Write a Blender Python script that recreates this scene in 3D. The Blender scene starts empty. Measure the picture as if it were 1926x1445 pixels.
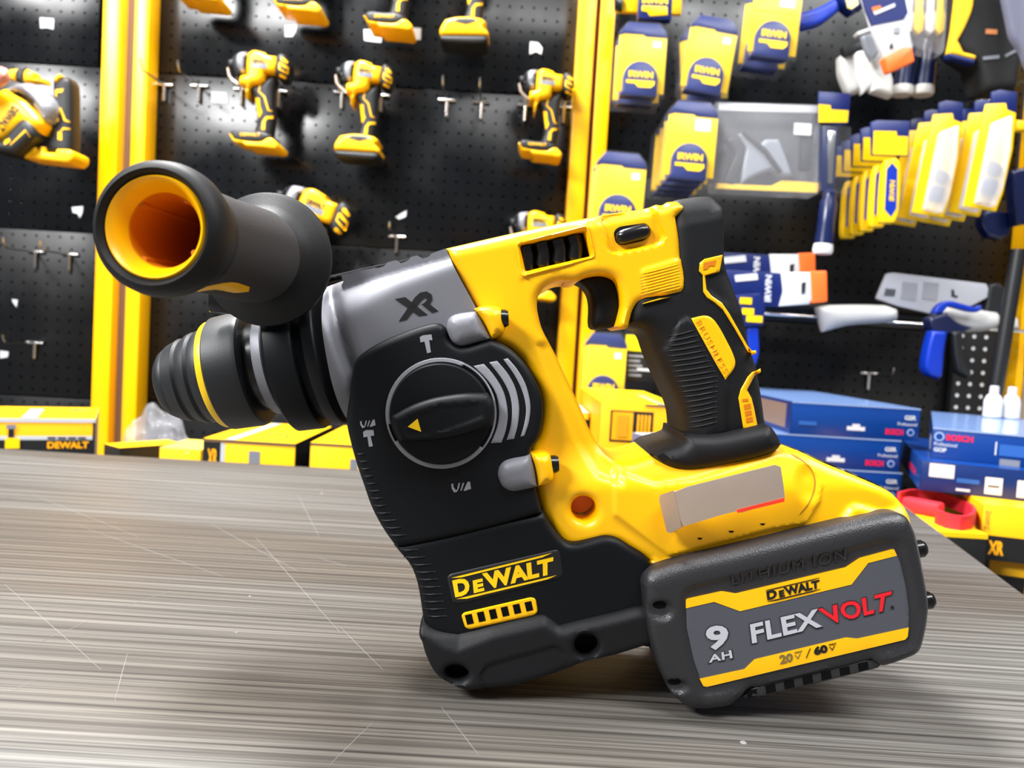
import bpy, bmesh, math, random
import numpy as np
from mathutils import Vector, Matrix
from mathutils.geometry import delaunay_2d_cdt
from mathutils.bvhtree import BVHTree

random.seed(7)
SC = bpy.context.scene
COL = SC.collection
# ---------------------------------------------------------------- camera
W_, H_ = 1926.0, 1445.0
F_ = 1480.0
TZ = 0.90                      # table top height
CZ = TZ + 0.1688               # camera height
PIT, ROL = math.radians(3.1), math.radians(3.4)
fwd = Vector((0, math.cos(PIT), -math.sin(PIT)))
R0 = Vector((1, 0, 0)); U0 = Vector((0, math.sin(PIT), math.cos(PIT)))
RC = math.cos(ROL) * R0 + math.sin(ROL) * U0
UC = -math.sin(ROL) * R0 + math.cos(ROL) * U0
CAM = Vector((0, 0, CZ))
cd = bpy.data.cameras.new('camera'); cam = bpy.data.objects.new('camera', cd); COL.objects.link(cam)
m = Matrix.Identity(4)
for i in range(3):
    m[i][0] = RC[i]; m[i][1] = UC[i]; m[i][2] = -fwd[i]; m[i][3] = CAM[i]
cam.matrix_world = m
cd.sensor_fit = 'HORIZONTAL'; cd.sensor_width = 36.0; cd.lens = F_ / W_ * 36.0
cd.clip_start = 0.02; cd.clip_end = 30
cd.dof.use_dof = True; cd.dof.focus_distance = 0.375; cd.dof.aperture_fstop = 13.0
SC.camera = cam
# ---------------------------------------------------------------- exposure, world, lamps
SC.view_settings.view_transform = 'Standard'; SC.view_settings.look = 'None'
SC.view_settings.exposure = 0.0; SC.view_settings.gamma = 1.0
SC.view_settings.use_curve_mapping = False
wd = bpy.data.worlds.new('world'); SC.world = wd; wd.use_nodes = True
wd.node_tree.nodes['Background'].inputs[0].default_value = (0.92, 0.95, 1.0, 1)
wd.node_tree.nodes['Background'].inputs[1].default_value = 0.22

def lamp(name, loc, size, power, aim=(0, 0, -1), col=(1, 1, 1)):
    l = bpy.data.lights.new(name, 'AREA'); l.shape = 'RECTANGLE'; l.size, l.size_y = size
    l.energy = power; l.color = col
    o = bpy.data.objects.new(name, l); COL.objects.link(o); o.location = loc
    o.rotation_euler = Vector(aim).to_track_quat('-Z', 'Y').to_euler()
    return o
lamp('ceiling_lamp', (-0.65, 0.92, 2.9), (1.0, 0.45), 138, (0.05, -0.02, -1))
lamp('ceiling_lamp', (0.7, -0.5, 2.95), (1.2, 0.6), 48)
lamp('ceiling_lamp', (-2.15, -1.0, 2.95), (1.3, 0.7), 190, (0.3, 0.3, -1))
lamp('ceiling_lamp', (1.5, 0.4, 2.9), (0.9, 0.6), 42)
# ---------------------------------------------------------------- helpers
def ray(x, y):
    return fwd + RC * ((x - W_ / 2) / F_) - UC * ((y - H_ / 2) / F_)
def P(x, y, Y):
    d = ray(x, y)
    return CAM + d * (Y / d.y)
def PZ(x, y, z):
    d = ray(x, y)
    return CAM + d * ((z - CZ) / d.z)
def proj(v):
    d = Vector(v) - CAM
    w = d.dot(fwd)
    return (W_ / 2 + F_ * d.dot(RC) / w, H_ / 2 - F_ * d.dot(UC) / w)
def ZM(ox, oy, s):
    return lambda pts: [(ox + x / s, oy + y / s) for x, y in pts]
def lin(c):
    c = c / 255.0
    return c / 12.92 if c <= 0.04045 else ((c + 0.055) / 1.055) ** 2.4
def rgb(*c):
    return tuple(lin(v) for v in c) + (1.0,)

MATS = {}
def mat(name, col, rough=0.5, metal=0.0, spec=0.5, bump=0.0, bscale=900.0, alpha=1.0, coat=0.0, emit=0.0, mottled=0.0):
    if name in MATS: return MATS[name]
    m = bpy.data.materials.new(name); m.use_nodes = True
    nt = m.node_tree; b = nt.nodes['Principled BSDF']
    b.inputs['Base Color'].default_value = rgb(*col)
    b.inputs['Roughness'].default_value = rough; b.inputs['Metallic'].default_value = metal
    b.inputs['Specular IOR Level'].default_value = spec
    b.inputs['Coat Weight'].default_value = coat
    b.inputs['Alpha'].default_value = alpha
    if emit:
        b.inputs['Emission Color'].default_value = rgb(*col); b.inputs['Emission Strength'].default_value = emit
    if bump or mottled:
        tc = nt.nodes.new('ShaderNodeTexCoord'); n = nt.nodes.new('ShaderNodeTexNoise')
        n.inputs['Scale'].default_value = bscale; n.inputs['Detail'].default_value = 2
        nt.links.new(tc.outputs['Object'], n.inputs['Vector'])
        if bump:
            bp = nt.nodes.new('ShaderNodeBump'); bp.inputs['Strength'].default_value = bump
            bp.inputs['Distance'].default_value = 0.0006
            nt.links.new(n.outputs['Fac'], bp.inputs['Height']); nt.links.new(bp.outputs['Normal'], b.inputs['Normal'])
        if mottled:
            mx = nt.nodes.new('ShaderNodeMix'); mx.data_type = 'RGBA'
            mx.inputs[6].default_value = tuple(v * (1 - mottled) for v in rgb(*col)[:3]) + (1,)
            mx.inputs[7].default_value = tuple(min(1, v * (1 + mottled)) for v in rgb(*col)[:3]) + (1,)
            nt.links.new(n.outputs['Fac'], mx.inputs[0]); nt.links.new(mx.outputs[2], b.inputs['Base Color'])
    MATS[name] = m
    return m
YEL = mat('yellow_plastic', (255, 190, 0), 0.34, bump=0.08, bscale=1600)
YELD = mat('yellow_shaded', (214, 120, 0), 0.5)  # darker copy of the yellow, shade of the hollows in its colour
BLK = mat('black_rubber', (15, 16, 19), 0.55, bump=0.12, bscale=1800, spec=0.3)
BLK2 = mat('black_housing', (9, 12, 16), 0.5, bump=0.06, bscale=1500, spec=0.22)
BLKG = mat('black_gloss', (14, 14, 16), 0.22)
FOAM = mat('grip_rubber', (56, 54, 55), 0.75, bump=0.3, bscale=1500, spec=0.2)
GREY = mat('metallic_grey', (116, 117, 124), 0.5, metal=0.2, bump=0.1, bscale=2500, mottled=0.12)
GREYM = mat('silver_print', (140, 141, 148), 0.5)
STEEL = mat('zinc_steel', (226, 205, 188), 0.36, metal=0.75, bump=0.1, bscale=250)
CHROME = mat('chrome', (225, 225, 225), 0.18, metal=1.0)
BATT = mat('battery_shell', (40, 40, 43), 0.33, bump=0.35, bscale=1500, spec=0.5)
LABG = mat('label_grey', (76, 78, 86), 0.45)
LABY = mat('label_yellow', (255, 190, 0), 0.4)
BLKP = mat('black_print', (16, 16, 18), 0.5)
WHT = mat('white_print', (225, 225, 228), 0.5)
REDP = mat('red_print', (225, 25, 40), 0.45)
SILV = mat('light_print', (186, 188, 196), 0.45)
DARK = mat('dark_recess', (8, 8, 9), 0.7, spec=0.1)
GREEN_BLK = mat('black_case', (40, 42, 46), 0.5)

ORG = {}
def link(name, verts, faces, mt, parent=None, origin=None, ang=35):
    """one mesh object from world-space vertices"""
    org = ORG[parent.name] if parent else (Vector(origin) if origin is not None else Vector((0, 0, 0)))
    me = bpy.data.meshes.new(name)
    me.from_pydata([tuple(Vector(v) - org) for v in verts], [], faces)
    me.validate(); me.update()
    o = bpy.data.objects.new(name, me); COL.objects.link(o)
    if parent: o.parent = parent
    else: o.location = org
    if isinstance(mt, (list, tuple)):
        for q in mt: me.materials.append(q)
    else: me.materials.append(mt)
    bm = bmesh.new(); bm.from_mesh(me); bmesh.ops.recalc_face_normals(bm, faces=bm.faces); bm.to_mesh(me); bm.free()
    me.shade_smooth()
    me.set_sharp_from_angle(angle=math.radians(ang))
    ORG[o.name] = org
    return o
def thing(name, label, cat, loc, group=None):
    o = bpy.data.objects.new(name, None); COL.objects.link(o); o.location = loc
    o.empty_display_size = 0.02
    ORG[o.name] = Vector(loc); tag(o, label, cat, group)
    return o
def tag(o, label, cat, group=None):
    o['label'] = label; o['category'] = cat
    if group: o['group'] = group
    return o
def struct(o, label=None):
    o['kind'] = 'structure'
    if label: o['label'] = label
    return o
def dup(root, label, dloc=None, loc=None, group=None, rot=None, scale=None, skip=()):
    c = root.copy(); COL.objects.link(c); c['label'] = label
    if group: c['group'] = group
    if loc is not None: c.location = loc
    if dloc is not None: c.location = Vector(root.location) + Vector(dloc)
    if rot is not None: c.rotation_euler = rot
    if scale: c.scale = (scale,) * 3
    ORG[c.name] = Vector(c.location)
    def rec(src, dst):
        for ch in src.children:
            if ch.name.split('.')[0] in skip: continue
            d = ch.copy(); COL.objects.link(d); d.parent = dst
            rec(ch, d)
    rec(root, c)
    return c

def curve(pts, ang=42, n=6, closed=True):
    """Catmull-Rom through pts, corners sharper than ang kept"""
    N = len(pts); out = []
    p = [np.array(q, float) for q in pts]
    def sharp(i):
        if not closed and i in (0, N - 1): return True
        a = p[i] - p[i - 1]; b = p[(i + 1) % N] - p[i]
        c = np.dot(a, b) / (np.linalg.norm(a) * np.linalg.norm(b) + 1e-9)
        return math.degrees(math.acos(max(-1, min(1, c)))) > ang
    sh = [sharp(i) for i in range(N)]
    for i in range(N if closed else N - 1):
        a, b = p[i], p[(i + 1) % N]
        la = np.linalg.norm(b - a)
        def tan(j):
            q0, q1, q2 = p[j - 1], p[j], p[(j + 1) % N]
            t = (q2 - q0); l = np.linalg.norm(t)
            return t / (l + 1e-9)
        ta = (b - a) / (la + 1e-9) if sh[i] else tan(i)
        tb = (b - a) / (la + 1e-9) if sh[(i + 1) % N] else tan((i + 1) % N)
        for k in range(n):
            t = k / n; t2 = t * t; t3 = t2 * t
            out.append((2 * t3 - 3 * t2 + 1) * a + (t3 - 2 * t2 + t) * ta * la + (-2 * t3 + 3 * t2) * b + (t3 - t2) * tb * la)
    if not closed: out.append(p[-1])
    return [tuple(q) for q in out]
def fillet(pts, r, n=5):
    """round every corner of a polygon by r"""
    out = []; N = len(pts)
    for i in range(N):
        a, b, c = (np.array(pts[j % N], float) for j in (i - 1, i, i + 1))
        u = a - b; v = c - b; lu = np.linalg.norm(u); lv = np.linalg.norm(v)
        d = min(r, lu * .48, lv * .48)
        p0 = b + u / lu * d; p1 = b + v / lv * d
        for k in range(n + 1):
            t = k / n
            out.append(tuple((1 - t) ** 2 * p0 + 2 * t * (1 - t) * b + t * t * p1))
    return out
def resamp(pts, step):
    out = []; N = len(pts)
    for i in range(N):
        a = np.array(pts[i]); b = np.array(pts[(i + 1) % N]); l = np.linalg.norm(b - a)
        if l < 1e-9: continue
        k = max(1, int(round(l / step)))
        for j in range(k): out.append(a + (b - a) * j / k)
    res = [out[0]]
    for q in out[1:]:
        if np.linalg.norm(q - res[-1]) > step * .35: res.append(q)
    if np.linalg.norm(res[-1] - res[0]) < step * .35: res.pop()
    return np.array(res)
def inside(P2, loop):
    x, y = P2[:, 0], P2[:, 1]; c = np.zeros(len(P2), bool); n = len(loop)
    for i in range(n):
        x1, y1 = loop[i]; x2, y2 = loop[(i + 1) % n]
        if y1 == y2: continue
        k = ((y1 > y) != (y2 > y)) & (x < (x2 - x1) * (y - y1) / (y2 - y1) + x1)
        c ^= k
    return c
def dist(P2, loops):
    best = np.full(len(P2), 1e9)
    for lp in loops:
        lp = np.asarray(lp, float); n = len(lp)
        for i in range(n):
            a = lp[i]; b = lp[(i + 1) % n]; ab = b - a; L = ab.dot(ab)
            if L < 1e-16: continue
            t = np.clip(((P2 - a) @ ab) / L, 0, 1)
            d = np.hypot(*(P2 - (a + t[:, None] * ab)).T)
            np.minimum(best, d, out=best)
    return best
def sdf(px, loop):
    px = np.asarray(px, float)
    d = dist(px, [loop]); return np.where(inside(px, loop), d, -d)
def mask(px, loop, soft):
    t = np.clip(sdf(px, loop) / soft + .5, 0, 1)
    return t * t * (3 - 2 * t)
def tri2d(loops, step, rings=()):
    """triangulate loops[0] minus the other loops; returns V, F, d"""
    loops = [np.asarray(l, float) for l in loops]
    pts = []; edges = []
    for lp in loops:
        s = len(pts); pts += [tuple(q) for q in lp]
        edges += [(s + i, s + (i + 1) % len(lp)) for i in range(len(lp))]
    lo = loops[0].min(0); hi = loops[0].max(0)
    gx = np.arange(lo[0], hi[0], step); gy = np.arange(lo[1], hi[1], step * .866)
    G = np.array([(x + (step / 2 if j % 2 else 0), y) for j, y in enumerate(gy) for x in gx]) if len(gx) and len(gy) else np.zeros((0, 2))
    def ok(Q):
        k = inside(Q, loops[0])
        for h in loops[1:]: k &= ~inside(Q, h)
        return k
    ins = []
    rm = max(rings) if rings else 0
    if len(G):
        G = G[ok(G)]
        if len(G):
            d = dist(G, loops); ins.append(G[d > max(step * .45, rm + step * .4)])
    for rr in rings:
        for lp in loops:
            n = len(lp); t = np.roll(lp, -1, 0) - np.roll(lp, 1, 0)
            nrm = np.stack([-t[:, 1], t[:, 0]], 1); nrm /= np.linalg.norm(nrm, axis=1)[:, None] + 1e-12
            for sg in (1, -1):
                Q = lp + nrm * rr * sg
                Q = Q[ok(Q)]
                if len(Q):
                    d = dist(Q, loops); ins.append(Q[d > rr * .96])
    for q in ins: pts += [tuple(v) for v in q]
    r = delaunay_2d_cdt([Vector(q) for q in pts], edges, [], 0, 1e-9)
    V = np.array([tuple(v) for v in r[0]]); Fc = np.array([list(f) for f in r[2] if len(f) == 3])
    c = V[Fc].mean(1)
    Fc = Fc[ok(c)]
    return V, Fc, dist(V, loops)
def bedges(Fc):
    from collections import defaultdict
    e = {}
    for f in Fc:
        for a, b in ((f[0], f[1]), (f[1], f[2]), (f[2], f[0])):
            if (b, a) in e: del e[(b, a)]
            else: e[(a, b)] = 1
    return list(e)
BVH = {}
def relief(name, outline, mt, parent, Yf, Yb, r=(0.003, 0.003), holes=(), step=0.0018, hf=None, ang=35, origin=None, rb=None, cyl=None):
    """solid with a rounded front: outline in picture points at depth Yf + .6 r, real thickness to Yb"""
    rp, rd = r
    Ys = Yf + rd * .6
    def to2(pts):
        return [(v.x, v.z) for v in (P(x, y, Ys) for x, y in pts)]
    loops = [resamp(to2(o), step) for o in (outline,) + tuple(holes)]
    V, Fc, d = tri2d(loops, step, [rp * q for q in (.12, .35, .65, 1.0)] if rp > 0.0008 else [])
    q = np.clip(d / max(rp, 1e-6), 0, 1)
    h = rd * (1 - np.sqrt(np.clip(1 - (1 - q) ** 2, 0, 1)))
    yf = Yf + h
    if hf is not None:
        px = np.array([proj((v[0], Ys, v[1])) for v in V])
        yf = hf(px, yf, d)
    yb = Yb - np.minimum(h, (Yb - Yf) * .45)
    n = len(V)
    verts = [(v[0], y, v[1]) for v, y in zip(V, yf)] + [(v[0], y, v[1]) for v, y in zip(V, yb)]
    faces = [tuple(int(i) for i in f) for f in Fc] + [tuple(int(i) + n for i in f[::-1]) for f in Fc]
    for a, b in bedges(Fc): faces.append((int(b), int(a), int(a) + n, int(b) + n))
    o = link(name, verts, faces, mt, parent, origin, ang)
    BVH[o.name] = BVHTree.FromPolygons([Vector(v) for v in verts], [f for f in faces[:len(Fc)]])
    return o
def hit(target, x, y):
    d = ray(x, y).normalized()
    if isinstance(target[0], float): return P(x, y, target[0]), d
    for t in target:
        b = BVH.get(t.name)
        if not b: continue
        h = b.ray_cast(CAM, d)
        if h[0] is not None: return h[0], d
    return None, d
def conform(name, V, Fc, d, mt, parent, target, raise_, rb=0.0, sink=0.0012, ang=35):
    """thin solid laid on the surface of target: V in picture points"""
    if not isinstance(target, (list, tuple)): target = [target]
    hits = [hit(target, x, y) for x, y in V]
    good = [h[0].y for h in hits if h[0] is not None]
    Ym = sum(good) / len(good) if good else 0.37
    fr, bk = [], []
    for (h, dr), (x, y), dd in zip(hits, V, d):
        if h is None: h = P(x, y, Ym)
        up = raise_ * (min(1, (dd + .15 * rb) / (1.15 * rb)) ** .5 if rb else 1)
        fr.append(h - dr * up); bk.append(h + dr * sink)
    n = len(fr)
    faces = [tuple(int(i) for i in f) for f in Fc] + [tuple(int(i) + n for i in f[::-1]) for f in Fc]
    for a, b in bedges(Fc): faces.append((int(b), int(a), int(a) + n, int(b) + n))
    o = link(name, fr + bk, faces, mt, parent, None, ang)
    BVH[o.name] = BVHTree.FromPolygons([Vector(v) for v in fr], faces[:len(Fc)])
    return o
def decal(name, outlines, mt, parent, target, raise_=0.0004, step=6.0, rb=0.0, holes=(), sink=0.0012):
    Vs, Fs, Ds = [], [], []; k = 0
    if not isinstance(outlines[0][0], (list, tuple, np.ndarray)): outlines = [outlines]
    for o in outlines:
        lp = [resamp(o, step)] + [resamp(h, step) for h in holes]
        V, Fc, d = tri2d(lp, step, [rb * .4, rb] if rb else [])
        Vs.append(V); Fs.append(Fc + k); Ds.append(d); k += len(V)
    return conform(name, np.concatenate(Vs), np.concatenate(Fs), np.concatenate(Ds), mt, parent, target, raise_, rb, sink)
def glyphs(s, bold=0.02, spacing=1.0):
    c = bpy.data.curves.new('t', 'FONT'); c.body = s; c.offset = bold; c.space_character = spacing
    c.resolution_u = 3
    o = bpy.data.objects.new('t', c); COL.objects.link(o)
    dg = bpy.context.evaluated_depsgraph_get()
    me = bpy.data.meshes.new_from_object(o.evaluated_get(dg))
    bm = bmesh.new(); bm.from_mesh(me); bmesh.ops.triangulate(bm, faces=bm.faces)
    bmesh.ops.remove_doubles(bm, verts=bm.verts, dist=1e-5)
    V = np.array([v.co.to_2d()[:] for v in bm.verts]); Fc = np.array([[v.index for v in f.verts] for f in bm.faces])
    bm.free(); bpy.data.objects.remove(o); bpy.data.curves.remove(c); bpy.data.meshes.remove(me)
    lo = V.min(0); hi = V.max(0)
    return (V - lo) / (hi - lo), Fc
def quadmap(V, p0, p1, p2, p3=None):
    """unit square to p0 (bottom left), p1 (bottom right), p2 (top left), p3 (top right)"""
    p0, p1, p2 = (np.array(q, float) for q in (p0, p1, p2))
    p3 = np.array(p3, float) if p3 is not None else p1 + p2 - p0
    u = V[:, :1]; v = V[:, 1:]
    return p0 * (1 - u) * (1 - v) + p1 * u * (1 - v) + p2 * (1 - u) * v + p3 * u * v
def lettering(name, s, mt, parent, target, p0, p1, p2, p3=None, bold=0.02, raise_=0.0004, spacing=1.0):
    """s: text, or list of (text, u0, u1, v0, v1) inside the quad"""
    items = [(s, 0, 1, 0, 1)] if isinstance(s, str) else s
    Vs, Fs = [], []; k = 0
    for it in items:
        if isinstance(it[0], str): V, Fc = glyphs(it[0], bold, spacing)
        else: V = np.array([(0, 0), (1, 0), (1, 1), (0, 1)], float); Fc = np.array([(0, 1, 2), (0, 2, 3)])
        V = np.stack([it[1] + V[:, 0] * (it[2] - it[1]), it[3] + V[:, 1] * (it[4] - it[3])], 1)
        Vs.append(V); Fs.append(Fc + k); k += len(V)
    V = quadmap(np.concatenate(Vs), p0, p1, p2, p3)
    return conform(name, V, np.concatenate(Fs), np.zeros(len(V)), mt, parent, target, raise_)
def frame_of(ax):
    ax = Vector(ax).normalized()
    t = Vector((0, 0, 1)) if abs(ax.z) < .9 else Vector((1, 0, 0))
    u = ax.cross(t).normalized(); return ax, u, ax.cross(u).normalized()
def lathe(name, C, ax, prof, mt, parent=None, seg=64, ang=35, origin=None, sweep=None, close=True):
    ax, u, w = frame_of(ax); C = Vector(C)
    V, Fc = [], []; n = len(prof)
    for k in range(seg):
        a = 2 * math.pi * k / seg; dr = u * math.cos(a) + w * math.sin(a)
        for t, r in prof: V.append(C + ax * t + dr * r)
    for k in range(seg):
        k2 = (k + 1) % seg
        for i in range(n - 1): Fc.append((k * n + i, k * n + i + 1, k2 * n + i + 1, k2 * n + i))
    if close:
        Fc.append(tuple(k * n for k in range(seg))[::-1]); Fc.append(tuple(k * n + n - 1 for k in range(seg)))
    o = link(name, V, Fc, mt, parent, origin, ang)
    BVH[o.name] = BVHTree.FromPolygons(V, Fc[:seg * (n - 1)])
    return o
def tube(name, pts, r, mt, parent=None, seg=10, origin=None, geo=False, caps=True):
    pts = [Vector(p) for p in pts]; V, Fc = [], []; n = len(pts)
    rr = r if isinstance(r, (list, tuple)) else [r] * n
    prev = None
    for i, p in enumerate(pts):
        t = (pts[min(i + 1, n - 1)] - pts[max(i - 1, 0)]).normalized()
        if prev is None: _, u, w = frame_of(t)
        else:
            u = (prev - t * prev.dot(t)).normalized(); w = t.cross(u)
        prev = u
        for k in range(seg):
            a = 2 * math.pi * k / seg; V.append(p + (u * math.cos(a) + w * math.sin(a)) * rr[i])
    for i in range(n - 1):
        for k in range(seg):
            k2 = (k + 1) % seg; Fc.append((i * seg + k, i * seg + k2, (i + 1) * seg + k2, (i + 1) * seg + k))
    if caps: Fc += [tuple(range(seg))[::-1], tuple((n - 1) * seg + k for k in range(seg))]
    if geo: return V, Fc
    return link(name, V, Fc, mt, parent, origin, 50)
def bev(V, Fc, b, seg=2):
    bm = bmesh.new(); vs = [bm.verts.new(v) for v in V]
    for f in Fc: bm.faces.new([vs[i] for i in f])
    bmesh.ops.recalc_face_normals(bm, faces=bm.faces)
    es = [e for e in bm.edges if len(e.link_faces) == 2 and e.calc_face_angle(0) > .5]
    bmesh.ops.bevel(bm, geom=es, offset=b, segments=seg, affect='EDGES', profile=.5, clamp_overlap=True)
    bm.verts.index_update()
    r = [v.co.copy() for v in bm.verts], [tuple(v.index for v in f.verts) for f in bm.faces]
    bm.free(); return r
BF = [(0, 1, 2, 3), (7, 6, 5, 4), (0, 4, 5, 1), (1, 5, 6, 2), (2, 6, 7, 3), (3, 7, 4, 0)]
def hexa(name, c8, mt, parent=None, b=0.001, origin=None):
    """solid box from 8 corners: front bl, br, tr, tl then back"""
    V, Fc = bev([Vector(c) for c in c8], BF, b) if b else ([Vector(c) for c in c8], BF)
    o = link(name, V, Fc, mt, parent, origin, 35)
    BVH[o.name] = BVHTree.FromPolygons(V, Fc)
    return o
def box(name, lo, hi, mt, parent=None, b=0.001, origin=None):
    (x0, y0, z0), (x1, y1, z1) = lo, hi
    return hexa(name, [(x0, y0, z0), (x1, y0, z0), (x1, y0, z1), (x0, y0, z1), (x0, y1, z0), (x1, y1, z0), (x1, y1, z1), (x0, y1, z1)], mt, parent, b, origin)
def slab(name, outline, mt, parent, Y, th, b=0.001, origin=None, seg=2):
    """prism: outline in picture points at depth Y, thickness th going back, edges bevelled"""
    pts = [P(x, y, Y) for x, y in outline]; n = len(pts)
    V = pts + [p + Vector((0, th, 0)) for p in pts]
    Fc = [tuple(range(n)), tuple(range(2 * n - 1, n - 1, -1))] + [(i, i + n, (i + 1) % n + n, (i + 1) % n) for i in range(n)]
    if b:
        try: V2, F2 = bev(V, Fc, b, seg)
        except Exception: V2, F2 = V, Fc
    else: V2, F2 = V, Fc
    o = link(name, V2, F2, mt, parent, origin, 40)
    BVH[o.name] = BVHTree.FromPolygons(V2, F2)
    return o
def rect(x0, y0, x1, y1, tilt=0.06):
    """level rectangle as the tilted picture shows it"""
    cx, cy = (x0 + x1) / 2, (y0 + y1) / 2; c, s = math.cos(tilt), math.sin(tilt)
    return [(cx + (x - cx) * c - (y - cy) * s, cy + (x - cx) * s + (y - cy) * c) for x, y in ((x0, y1), (x1, y1), (x1, y0), (x0, y0))]
def rot(pts, c, deg):
    a = math.radians(deg); co, si = math.cos(a), math.sin(a)
    return [(c[0] + (x - c[0]) * co - (y - c[1]) * si, c[1] + (x - c[0]) * si + (y - c[1]) * co) for x, y in pts]
def circ(cx, cy, r, n=24, ry=None):
    return [(cx + r * math.cos(2 * math.pi * k / n), cy + (ry or r) * math.sin(2 * math.pi * k / n)) for k in range(n)]
# ---------------------------------------------------------------- setting
YW = 1.70
FLOORM = mat('floor_grey', (120, 118, 114), 0.5)
WALLM = mat('wall_black', (20, 21, 23), 0.6)
WALLG = mat('wall_pale', (200, 198, 192), 0.7)
def pegmat(name, base, hole, rough, pitch=0.0254, rad=0.0026, lit=None):
    m = bpy.data.materials.new(name); m.use_nodes = True; nt = m.node_tree; b = nt.nodes['Principled BSDF']
    N = lambda t: nt.nodes.new(t); L = nt.links.new
    def mth(op, a, c=None):
        n = N('ShaderNodeMath'); n.operation = op
        for i, q in enumerate((a, c)):
            if q is None: continue
            if isinstance(q, (int, float)): n.inputs[i].default_value = q
            else: L(q, n.inputs[i])
        return n.outputs[0]
    tc = N('ShaderNodeTexCoord'); sp = N('ShaderNodeSeparateXYZ'); L(tc.outputs['Object'], sp.inputs[0])
    def cell(o): return mth('SUBTRACT', mth('FRACT', mth('DIVIDE', o, pitch)), 0.5)
    fx, fz = cell(sp.outputs['X']), cell(sp.outputs['Z'])
    d = mth('SQRT', mth('ADD', mth('MULTIPLY', fx, fx), mth('MULTIPLY', fz, fz)))
    inn = mth('LESS_THAN', d, rad / pitch)
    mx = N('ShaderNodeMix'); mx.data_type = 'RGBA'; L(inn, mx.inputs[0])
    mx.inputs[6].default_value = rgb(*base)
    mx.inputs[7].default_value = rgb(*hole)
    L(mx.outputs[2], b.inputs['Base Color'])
    nz = N('ShaderNodeTexNoise'); nz.inputs['Scale'].default_value = 7; nz.inputs['Detail'].default_value = 3
    L(tc.outputs['Object'], nz.inputs['Vector'])
    mr = N('ShaderNodeMapRange'); L(nz.outputs['Fac'], mr.inputs[0])
    mr.inputs[1].default_value = .3; mr.inputs[2].default_value = .7
    mr.inputs[3].default_value = rough - .06; mr.inputs[4].default_value = rough + .1
    ro = mth('MAXIMUM', mr.outputs[0], inn); L(ro, b.inputs['Roughness'])
    b.inputs['Specular IOR Level'].default_value = 0.5
    sl = mth('SUBTRACT', 0.4, mth('MULTIPLY', inn, 0.4)); L(sl, b.inputs['Specular IOR Level'])
    bp = N('ShaderNodeBump'); bp.inputs['Strength'].default_value = .6; bp.inputs['Distance'].default_value = .001
    L(mth('SUBTRACT', 1, mth('SMOOTH_MIN', 1, mth('MULTIPLY', inn, 1))), bp.inputs['Height']); L(bp.outputs[0], b.inputs['Normal'])
    return m
PEG = pegmat('perforated_black', (7, 9, 12), (1, 1, 1), 0.21)
PEGR = pegmat('perforated_black_right', (6, 7, 9), (1, 1, 1), 0.34)
PEGL = pegmat('perforated_black_painted_lit', (17, 18, 20), (225, 228, 232), 0.5, rad=0.0040)  # pale hole colour stands in for light coming through from behind
STEELK = mat('black_steel', (20, 21, 24), 0.4)
YPAINT = mat('yellow_paint', (255, 186, 0), 0.3, spec=0.5)
BROWN = mat('brown_channel', (104, 78, 54), 0.6)

struct(box('floor', (-3, -2.5, -0.02), (3, 2.6, 0), FLOORM, None, 0))
struct(box('wall_back', (-2.6, YW + .06, 0), (2.6, YW + .16, 3.0), WALLM, None, 0))
# pale side wall at the right edge of the picture
pr = P(1902, 760, YW - .02)
struct(box('wall_right', (pr.x, 0.95, 0), (pr.x + .1, YW + .06, 1.06), WALLG, None, 0.002))

def panel(x0, x1, y_top_l, y_bot_l, mt, label, Y=YW, gap=3):
    """one board between picture columns x0..x1; y given at x0"""
    a = P(x0, y_top_l, Y); b = P(x1, y_bot_l, Y)
    xr = P(x1, y_bot_l + .06 * (x1 - x0), Y).x
    o = box('pegboard_panel', (a.x, Y, P(x0, y_bot_l, Y).z + .0012), (xr, Y + .018, a.z - .0012), mt, None, 0.0012, origin=(a.x, Y, a.z))
    return tag(o, label, 'pegboard')
panel(-120, 184, -120, 108, PEG, 'black perforated board at the top left, left of the left yellow upright')
panel(-120, 184, 108, 421, PEG, 'black perforated board behind the hanging trimmer tool at far left')
panel(-120, 176, 421, 735, PEGR, 'black perforated board with bare hooks, above the left yellow box')
panel(-120, 172, 735, 1010, PEGR, 'lowest black perforated board at far left, behind the boxes')
panel(272, 1078, -110, 136, PEG, 'top black perforated board between the two yellow uprights')
panel(272, 1078, 136, 440, PEG, 'black perforated board carrying the row of three hanging drivers')
panel(268, 1062, 440, 752, PEGR, 'black perforated board behind the rotary hammer chuck, third down')
panel(264, 1050, 752, 1010, PEGR, 'lowest black perforated board between the yellow uprights')
panel(1138, 1905, -160, 330, PEG, 'upper right black perforated board behind the blister packs')
panel(1128, 1905, 330, 585, PEGR, 'middle right black perforated board behind the saw packs')
panel(1118, 1795, 585, 1010, PEGR, 'lower right black perforated board above the blue boxes')
o = panel(1800, 1862, 620, 1010, PEGL, 'strip of perforated board with pale holes painted as light coming through at far right', Y=YW - .02)

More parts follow.
